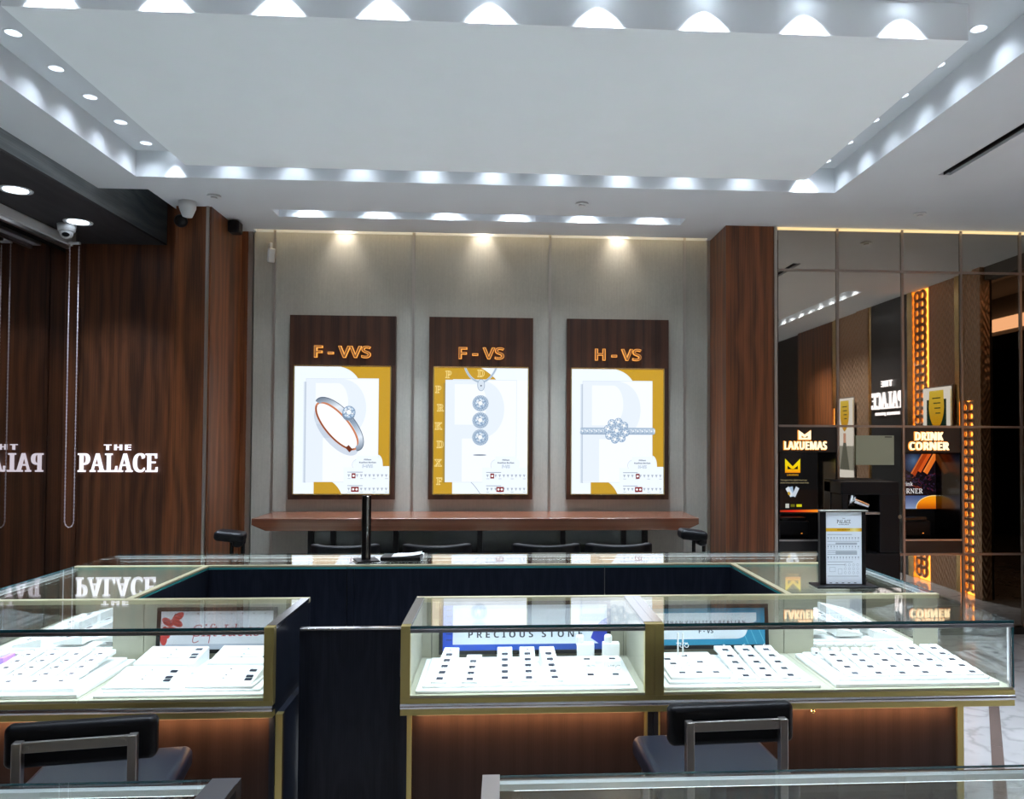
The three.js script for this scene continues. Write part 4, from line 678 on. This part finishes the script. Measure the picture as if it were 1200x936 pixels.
// --- right-hand tray of the long case: rows of broad ring blocks, upright holders at the back left
tray('large white tray in the glass corner of the long right case', 1.335, 2.015, 3.145, 3.60, 0.03);
for (let j = 0; j < 5; j++) for (let i = 0; i < 6; i++) {
  if (j === 4 && i < 3) continue;
  ringBlock(`ring block in the glass-corner tray, ${rowName(j, 5)}, ${colName(i, 6)}`, 1.437 + i * 0.099, SHELF + 0.03 + j * 0.005, 3.215 + j * 0.074, 0.083, 0.068, 0.009, 0.017, { group: 'ring blocks in the glass-corner tray' });
}
for (let i = 0; i < 7; i++) {
  const t = thing('ring_holder', `upright white ring holder at the back left of the glass-corner tray, ${ORD[i]} from left`, 'ring holder', [1.40 + i * 0.046, SHELF + 0.03, -3.525], 0, 'upright ring holders in the glass-corner tray');
  part(t, 'holder', rbox(0.03, 0.03, 0.03, 0.006, 2), M.whitePad, [0, 0.015, 0]); part(t, 'ring', ringGeoJ, M.jewel, [0, 0.036, 0]); part(t, 'price_tag', rbox(0.01, 0.006, 0.002, 0.0006, 1), M.tag, [0, 0.012, 0.0165]);
}
// --- middle tray: flat earring slab left, stepped ring blocks right
tray('white tray beneath the turquoise sign in the long right case', 0.64, 1.275, 3.145, 3.59, 0.026);
{
  const t = thing('earring_slab', 'flat white earring slab on the left half of the tray under the turquoise sign', 'display pad', [0.80, SHELF + 0.026, -3.375]);
  part(t, 'slab', rbox(0.245, 0.014, 0.37, 0.004, 2), M.whitePad, [0, 0.007, 0]);
  for (const [x, z] of [[-0.065, 0.13], [0.005, 0.13], [0.075, 0.13], [-0.075, 0.0], [-0.085, -0.07], [0.045, -0.02], [0.0, -0.12]]) part(t, 'price_tag', rbox(0.025, 0.0025, 0.017, 0.0008, 1), M.tag, [x, 0.0155, z]);
  for (const [x, z] of [[-0.08, 0.07], [-0.02, 0.07], [0.05, 0.07], [-0.06, 0.1], [0.02, 0.1], [0.08, 0.1], [-0.02, 0.03]]) part(t, 'earring', new THREE.TorusGeometry(0.006, 0.0013, 6, 14), M.jewel, [x, 0.019, z]);
  [[0.668, 0], [0.773, 1], [0.795, 2]].forEach(([x, i]) => { const r = thing('earring_stand', `thin white upright earring stand before the turquoise sign, ${ORD[i]} from left`, 'earring stand', [x, SHELF + 0.04, -3.5], 0, 'thin earring stands'); part(r, 'rod', cyl(0.0035, 0.0035, 0.10, 12), M.whitePad, [0, 0.05, 0]); part(r, 'foot', cyl(0.010, 0.012, 0.004, 16), M.whitePad, [0, 0.002, 0]); part(r, 'earring', new THREE.TorusGeometry(0.008, 0.0016, 6, 18), M.jewel, [0.016, 0.045, 0.004]); part(r, 'crossbar', box(0.03, 0.002, 0.002), M.jewel, [0.006, 0.056, 0.003]); });
}
for (let j = 0; j < 5; j++) for (let i = 0; i < 3; i++)
  ringBlock(`ring block right of the earring slab, ${rowName(j, 5)}, ${['left', 'middle', 'right'][i]} column`, 0.985 + i * 0.092, SHELF + 0.026 + j * 0.006, 3.215 + j * 0.076, 0.077, 0.070, 0.009, 0.018, { group: 'ring blocks under the turquoise sign' });
// --- precious stone case: ring sticks and pendant stands
tray('broad white tray before the precious stone sign', -0.335, 0.535, 3.145, 3.60, 0.024);
[[-0.232, 5, 0.10, 'leftmost, leaning left'], [-0.122, 4, 0.04, 'second from left, shorter'], [0.012, 5, 0, 'third from left, in the middle'], [0.108, 5, 0, 'fourth from left'], [0.203, 5, -0.06, 'rightmost of the sticks']].forEach(([x, n, tilt, lab], q) => {
  const L = 0.06 + n * 0.052, t = thing('ring_stick', `tall sloping white ring stick with ${n === 4 ? 'four' : 'five'} tagged rings, ${lab}`, 'ring display', [x, SHELF + 0.024, -3.345 + (n === 4 ? 0.03 : 0)], -tilt, 'ring sticks before the precious stone sign');
  part(t, 'stick', wedgeGeo(0.064, L, 0.012, n === 4 ? 0.045 : 0.062), M.whitePad); const a = Math.atan2((n === 4 ? 0.045 : 0.062) - 0.012, L);
  for (let k = 0; k < n; k++) { const s = 0.06 + k * (0.9 - 0.03) / n, z = L / 2 - s * L, y = 0.012 + s * ((n === 4 ? 0.045 : 0.062) - 0.012); const g = part(t, 'price_tag', rbox(0.026, 0.003, 0.019, 0.0008, 1), M.tag, [0, y + 0.0016, z - 0.004]); g.rotation.x = a; part(t, 'ring', ringGeoJ, M.jewel, [0.001, y + 0.004, z - 0.028]); }
});
[[0.355, 'left'], [0.463, 'right']].forEach(([x, s], i) => {
  const t = thing('pendant_stand', `stepped white pendant stand with tall back block, ${s} of the two`, 'jewellery stand', [x, SHELF + 0.024, -3.40], -0.04 * i, 'pendant stands');
  part(t, 'foot_pad', wedgeGeo(0.066, 0.10, 0.010, 0.022), M.whitePad, [0, 0, 0.13]); part(t, 'middle_block', rbox(0.07, 0.045, 0.08, 0.004, 2), M.whitePad, [0, 0.0225, 0.03]); part(t, 'back_block', rbox(0.072, 0.09, 0.05, 0.004, 2), M.whitePad, [0.004, 0.045, -0.05]);
  part(t, 'ring_finger', rbox(0.034, 0.05, 0.03, 0.012, 3), M.whitePad, [i ? -0.008 : -0.02, 0.10, -0.05]); part(t, 'price_tag', rbox(0.026, 0.003, 0.017, 0.0008, 1), M.tag, [0.004, 0.0145, 0.155]); part(t, 'price_tag', rbox(0.026, 0.003, 0.017, 0.0008, 1), M.tag, [0, 0.047, 0.045]); part(t, 'ring', ringGeoJ, M.jewel, [0, 0.026, 0.11]); part(t, 'earring', new THREE.TorusGeometry(0.010, 0.0015, 6, 18), M.jewel, [-0.012, 0.03, 0.122]); part(t, 'earring', new THREE.TorusGeometry(0.010, 0.0015, 6, 18), M.jewel, [0.018, 0.03, 0.122]);
});
// --- left case: bracelet boards
tray('white tray holding bracelet boards before the red script sign', -1.545, -0.905, 3.145, 3.575, 0.022);
[[-1.40, 3.275, 'front left'], [-1.09, 3.275, 'front right'], [-1.385, 3.475, 'back left'], [-1.085, 3.475, 'back right']].forEach(([x, d, s]) => {
  const rear = s.startsWith('back'), t = thing('bracelet_board', `sloping white bracelet board with dark tags along its edge, ${s} before the script sign`, 'bracelet display', [x, SHELF + 0.0225, -d], -0.04, 'bracelet boards');
  part(t, 'board', wedgeGeo(0.245, 0.17, rear ? 0.042 : 0.014, rear ? 0.068 : 0.038, 0.004), M.whitePad); part(t, 'under_board', rbox(0.26, 0.01, 0.19, 0.003), M.white, [0.004, 0.005, 0.004]);
  const a = Math.atan2(0.025, 0.17);
  for (const [k, z] of [[0, 0.04], [1, 0.012], [2, -0.04]]) { const y = (rear ? 0.055 : 0.026) - z * 0.15; const g = part(t, 'price_tag', rbox(0.027, 0.003, 0.017, 0.0008, 1), M.tag, [0.1 - k * 0.004, y + 0.0018, z + (rear ? -0.01 : 0.01)]); g.rotation.x = a; const c = part(t, 'bracelet', new THREE.TubeGeometry(new THREE.CatmullRomCurve3([[-0.1, 0], [-0.05, 0.006], [0, 0.009], [0.05, 0.005], [0.085, 0]].map(([p, q]) => new THREE.Vector3(p, 0, q))), 20, 0.0008, 5), M.jewel, [0, y + 0.002, z - 0.01]); const pd = part(t, 'pendant', new THREE.OctahedronGeometry(0.0045), M.jewel, [0, y + 0.003, z]); }
});
// --- far left tray: earring cards
tray('white tray at the left end of the front case', -2.36, -1.60, 3.145, 3.63, 0.034);
for (let j = 0; j < 5; j++) for (let i = 0; i < 6; i++) {
  if (j > 1 && i < 2) continue;
  ringBlock(`earring block in the leftmost front tray, ${rowName(j, 5)}, ${colName(i, 6)}`, -2.19 + i * 0.098, SHELF + 0.034 + j * 0.006, 3.235 + j * 0.075, 0.085, 0.070, 0.011, 0.019, { tagW: 0.017, tagM: M.tagGrey, group: 'earring blocks in the leftmost front tray' });
}
{
  const m = thing('blue_mat', 'sky blue mat with a raised edge under the lilac box at far left', 'mat', [-2.11, SHELF + 0.034, -3.45], 0.0); part(m, 'mat_sheet', rbox(0.17, 0.02, 0.2, 0.004), M.sky, [0, 0.01, 0]);
  const b = thing('lilac_box', 'small lilac jewellery box with a dark tag on the blue mat', 'jewellery box', [-2.09, SHELF + 0.0545, -3.46], 0.05); part(b, 'box_body', rbox(0.11, 0.03, 0.09, 0.004), M.lilac, [0, 0.015, 0]); part(b, 'inner_pad', rbox(0.085, 0.012, 0.07, 0.003), M.whitePad, [0, 0.034, 0]); part(b, 'price_tag', rbox(0.024, 0.003, 0.009, 0.0008, 1), M.tag, [0, 0.0405, 0.02]);
}
// --- side cases
for (const [s, x0, x1, lab, rot] of [[-1, -2.31, -1.70, 'left side case', -Math.PI / 2], [1, 1.39, 1.99, 'right side case', Math.PI / 2]]) {
  tray(`long white tray in the ${lab} of the island`, x0, x1, 3.76, 4.55, 0.03);
  for (let j = 0; j < 4; j++) for (let i = 0; i < 3; i++) ringBlock(`jewellery block in the ${lab}, ${ORD[j]} rank from front, ${['inner', 'middle', 'outer'][i]} file`, s * (s < 0 ? 1.80 : 1.50) + s * i * 0.18, SHELF + 0.03 + (2 - i) * 0.012, 3.87 + j * 0.18, 0.15, 0.13, 0.012, 0.04, { turn: rot, tagW: 0.03, group: `jewellery blocks in the ${lab}` });
}
for (const [x0, x1, lab] of [[-2.3, -0.95, 'left'], [-0.82, 0.52, 'middle'], [0.66, 1.98, 'right']]) tray(`flat white tray in the ${lab} rear case of the island`, x0, x1, 4.70, 5.06, 0.024);
for (const [x0, x1, n, lab] of [[0.03, 1.85, 9, 'lower right near case'], [-2.0, -0.66, 6, 'lower left near case']]) {
  tray(`grey-lit jewellery tray in the ${lab}`, x0, x1, 1.24, 1.66, 0.03);
  for (let i = 0; i < n; i++) for (let j = 0; j < 2; j++) ringBlock(`jewellery block in the ${lab}, ${j ? 'camera side' : 'far side'} row, ${ORD[i]} from left`, x0 + 0.12 + i * 0.2, SHELF + 0.03, 1.58 - j * 0.14, 0.13, 0.09, 0.03, 0.012, { group: `blocks in the ${lab}`, turn: Math.PI, tagW: 0.03 });
}
// ================================================================ THINGS ON THE CASES
{
  const tex = canvasTexture(512, 896, (x, w, h) => {
    x.fillStyle = '#dfe7f0'; x.fillRect(0, 0, w, h); x.fillStyle = '#23262c'; x.textAlign = 'center'; x.font = 'bold 17px sans-serif'; x.fillText('T H E', w / 2, h * 0.095); x.font = 'bold 62px serif'; x.fillText('PALACE', w / 2, h * 0.155, 200); x.font = 'bold 16px sans-serif'; x.fillText('NATIONAL JEWELER', w / 2, h * 0.178);
    const g = x.createLinearGradient(0, 0, w, 0); g.addColorStop(0, '#e6b93a'); g.addColorStop(0.5, '#d19a12'); g.addColorStop(0.8, '#efdf8a'); g.addColorStop(1, '#dba52a'); x.fillStyle = g; x.fillRect(0, h * 0.222, w, h * 0.048); x.fillStyle = '#5a4610'; x.font = 'bold 20px sans-serif'; x.fillText('KUALITAS BERLIAN', w / 2, h * 0.252);
    x.fillStyle = '#7c8794'; for (const y of [0.31, 0.405, 0.45, 0.535, 0.56, 0.585, 0.69, 0.73, 0.89]) x.fillRect(w * 0.04, h * y, w * (0.5 + 0.4 * ((y * 37) % 1)), 5);
    x.fillStyle = '#a7b0bb'; for (const [y, b] of [[0.425, 0.03], [0.545, 0.05]]) x.fillRect(w * 0.27, h * y, w * 0.6, h * b);
    x.fillStyle = '#8f99a5'; for (const y of [0.36, 0.48, 0.63]) for (let i = 0; i < 11; i++) { x.beginPath(); x.moveTo(w * (0.06 + i * 0.085) - 12, h * y - 8); x.lineTo(w * (0.06 + i * 0.085) + 12, h * y - 8); x.lineTo(w * (0.06 + i * 0.085), h * y + 14); x.fill(); x.fillRect(w * (0.06 + i * 0.085) - 10, h * y + 20, 20, 3); }
    x.strokeStyle = '#8f99a5'; x.lineWidth = 3; for (let i = 0; i < 4; i++) for (let j = 0; j < 3; j++) { x.beginPath(); x.arc(w * (0.54 + i * 0.115), h * (0.735 + j * 0.055), 15, 0, 7); x.stroke(); } x.strokeRect(w * 0.1, h * 0.77, w * 0.16, h * 0.06); x.strokeRect(w * 0.34, h * 0.79, w * 0.11, h * 0.07);
    x.fillStyle = '#2a3038'; for (let i = 0; i < 5; i++) x.fillRect(w * (0.1 + i * 0.17), h * 0.982, 34, 8);
  });
  const t = thing('price_list_stand', 'black framed stand with a white price list on the right side case', 'sign stand', [1.68, TOP, -3.87], -0.03);
  part(t, 'foot_plate', rbox(0.30, 0.01, 0.13, 0.003), M.plasticBlack, [0, 0.005, 0]);
  part(t, 'sheet', new THREE.BoxGeometry(0.178, 0.352, 0.006), std({ map: tex, roughness: 0.25 }), [0, 0.19, 0.008]);
  part(t, 'side_post', rbox(0.03, 0.36, 0.03, 0.003), M.plasticBlack, [-0.104, 0.19, 0]); part(t, 'side_post', rbox(0.02, 0.36, 0.03, 0.003), M.plasticBlack, [0.099, 0.19, 0]);
  part(t, 'back_plate', box(0.2, 0.36, 0.006), M.plasticBlack, [0, 0.19, -0.004]); part(t, 'top_strip', rbox(0.24, 0.006, 0.034, 0.002), M.steel, [0, 0.373, 0]);
  const u = thing('sign_holder', 'black upright sign holder seen edge-on at the back of the island', 'sign stand', [-0.80, TOP, -4.78], 0.35);
  part(u, 'foot_plate', rbox(0.13, 0.008, 0.16, 0.002), M.plasticBlack, [0, 0.004, 0]); part(u, 'black_leaf', rbox(0.024, 0.375, 0.02, 0.003), M.plasticBlack, [-0.017, 0.195, 0]); part(u, 'clear_leaf', rbox(0.014, 0.372, 0.016, 0.003), M.silver, [0.003, 0.194, 0], 'silver edge'); part(u, 'black_leaf', rbox(0.012, 0.375, 0.02, 0.003), M.plasticBlack, [0.018, 0.195, 0]);
  const c = thing('clipboard', 'black tray holding a loose white sheet beside the upright holder', 'tray', [-0.60, TOP, -4.84], 0.0);
  part(c, 'tray_base', rbox(0.235, 0.022, 0.16, 0.003), M.plasticBlack, [0, 0.011, 0]);
  const pg = new THREE.PlaneGeometry(0.17, 0.13, 12, 4); pg.rotateX(-Math.PI / 2); const pp = pg.attributes.position; for (let i = 0; i < pp.count; i++) pp.setY(i, 0.014 * Math.pow((pp.getX(i) + 0.085) / 0.17, 2)); pg.computeVertexNormals();
  part(c, 'paper_sheet', pg, std({ color: lin(0.8, 0.82, 0.85), roughness: 0.7, side: THREE.DoubleSide }), [0.03, 0.0235, 0]);
  const k = thing('small_book', 'thin pale booklet lying behind the black tray', 'booklet', [-0.57, TOP, -5.0], 0.05); part(k, 'cover', rbox(0.17, 0.008, 0.09, 0.002), M.paper, [0, 0.004, 0]);
}
// ================================================================ DESK AND CHAIRS
{
  const t = thing('wall_desk', 'long reddish wooden wall desk with angled ends under the posters', 'desk', [-0.185, 0, -6.56]);
  const s = new THREE.Shape([[-1.73, 0.962], [1.73, 0.962], [1.73, 0.918], [1.625, 0.872], [-1.625, 0.872], [-1.73, 0.918]].map((p) => new THREE.Vector2(...p)));
  const g = new THREE.ExtrudeGeometry(s, { depth: 0.61, bevelEnabled: true, bevelSize: 0.003, bevelThickness: 0.003, bevelSegments: 1 }); g.translate(0, 0, -0.305);
  const uv = g.attributes.uv, p = g.attributes.position, n = g.attributes.normal; for (let i = 0; i < p.count; i++) uv.setXY(i, Math.abs(n.getY(i)) > 0.5 ? p.getZ(i) : p.getY(i), p.getX(i));
  part(t, 'desk_top', g, M.desk);
  part(t, 'desk_base', box(2.76, 0.868, 0.30), M.gloss, [-0.0, 0.434, -0.14], 'black panelled base'); for (const x of [-1.38, -1.2, -0.69, 0, 0.69, 1.2, 1.38]) part(t, 'base_rib', box(0.04, 0.86, 0.02), M.plasticBlack, [x * 0.98, 0.43, 0.02]);
}
function tubChair(label, x, d, turn, s = 1) {
  const t = thing('tub_chair', label, 'chair', [x, 0, -d], turn, 'black chairs at the wall desk');
  const band = new THREE.Shape(); const R0 = 0.215, R1 = 0.248, a0 = 0.45, a1 = Math.PI - 0.45;
  band.absarc(0, 0, R1, a0, a1, false); band.absarc(0, 0, R0, a1, a0, true);
  const g = new THREE.ExtrudeGeometry(band, { depth: 0.06, bevelEnabled: true, bevelSize: 0.012, bevelThickness: 0.014, bevelSegments: 3, curveSegments: 24 }); g.rotateX(Math.PI / 2);   // band at +z (the back)
  part(t, 'backrest', g, M.leatherBlack, [0, 0.835, -0.0]);
  part(t, 'seat', new THREE.LatheGeometry([[0, 0], [0.2, 0], [0.225, 0.012], [0.23, 0.035], [0.215, 0.06], [0.17, 0.07], [0, 0.074]].map((q) => new THREE.Vector2(...q)), 32), M.leatherBlack, [0, 0.54, 0]);
  for (const a of [0.7, Math.PI / 2, Math.PI - 0.7]) part(t, 'back_post', cyl(0.011, 0.011, 0.24, 12), M.plasticBlack, [0.228 * Math.cos(a), 0.67, 0.228 * Math.sin(a)]);
  for (const [lx, lz] of [[-0.17, -0.17], [0.17, -0.17], [-0.17, 0.17], [0.17, 0.17]]) part(t, 'leg', cyl(0.013, 0.010, 0.55, 12), M.plasticBlack, [lx, 0.275, lz]);
  part(t, 'foot_ring', new THREE.TorusGeometry(0.235, 0.008, 8, 32).rotateX(Math.PI / 2), M.plasticBlack, [0, 0.22, 0]);
}
[[-1.09, 0.0, 'first from left, under the ring poster'], [-0.46, 0.03, 'second from left'], [0.31, -0.02, 'third from left'], [0.82, 0.02, 'fourth from left, under the cluster ring poster']].forEach(([x, a, lab]) => tubChair(`black tub chair at the wall desk, ${lab}`, x, 5.75, a));
{
  const side = (x, d, turn, lab) => {
    const t = thing('side_chair', lab, 'chair', [x, 0, -d], turn);
    const b = part(t, 'backrest', rbox(0.20, 0.075, 0.17, 0.03, 4), M.leatherBlack, [0, 0.882, 0]); b.rotation.z = -0.12;
    part(t, 'back_pad', rbox(0.07, 0.10, 0.16, 0.03, 4), M.leatherBlack, [0.06, 0.855, 0]);
    for (const px of [0.01, 0.085]) part(t, 'back_post', cyl(0.014, 0.014, 0.32, 12), M.plasticBlack, [px, 0.68, 0]);
    part(t, 'seat', rbox(0.40, 0.07, 0.40, 0.03, 4), M.leatherBlack, [-0.12, 0.52, 0]);
    for (const [lx, lz] of [[-0.28, -0.16], [0.05, -0.16], [-0.28, 0.16], [0.05, 0.16]]) part(t, 'leg', cyl(0.013, 0.01, 0.49, 12), M.plasticBlack, [lx, 0.245, lz]);
  };
  side(1.40, 5.85, 0, 'black chair seen side-on by the right end of the wall desk');
  side(-1.94, 5.85, 0.1, 'black chair seen side-on by the left end of the wall desk');
}
function customerChair(label, x, d, turn) {
  const t = thing('customer_chair', label, 'chair', [x, 0, -d], turn);
  const seat = rbox(0.47, 0.085, 0.46, 0.03, 4); part(t, 'seat', seat, M.leather, [0, 0.43, -0.22]);
  const back = rbox(0.42, 0.128, 0.055, 0.02, 4); const p = back.attributes.position; for (let i = 0; i < p.count; i++) p.setZ(i, p.getZ(i) - 0.35 * p.getX(i) * p.getX(i)); back.computeVertexNormals();
  part(t, 'backrest', back, M.leatherBlack, [0, 0.655, -0.01]);
  const bb = part(t, 'back_bar', rbox(0.335, 0.032, 0.012, 0.002), M.steel, [0, 0.667, 0.034], 'flat brushed steel bar');
  for (const s of [-1, 1]) { part(t, 'rear_leg', rbox(0.026, 0.685, 0.03, 0.003), M.steel, [s * 0.155, 0.3425, 0.036]); part(t, 'front_leg', rbox(0.026, 0.39, 0.03, 0.003), M.steel, [s * 0.19, 0.195, -0.41]); part(t, 'side_rail', rbox(0.02, 0.03, 0.44, 0.003), M.steel, [s * 0.175, 0.375, -0.19]); part(bb, 'bar_screw', cyl(0.006, 0.006, 0.004, 12).rotateX(Math.PI / 2), M.steel, [s * 0.13, 0, 0.007]); }
}
customerChair('slate leather chair with a black backrest at the long right case', 0.75, 2.58, 0.06);
customerChair('slate leather chair with a black backrest at the left front case', -1.27, 2.52, 0.17);

renderer.render(scene, camera);
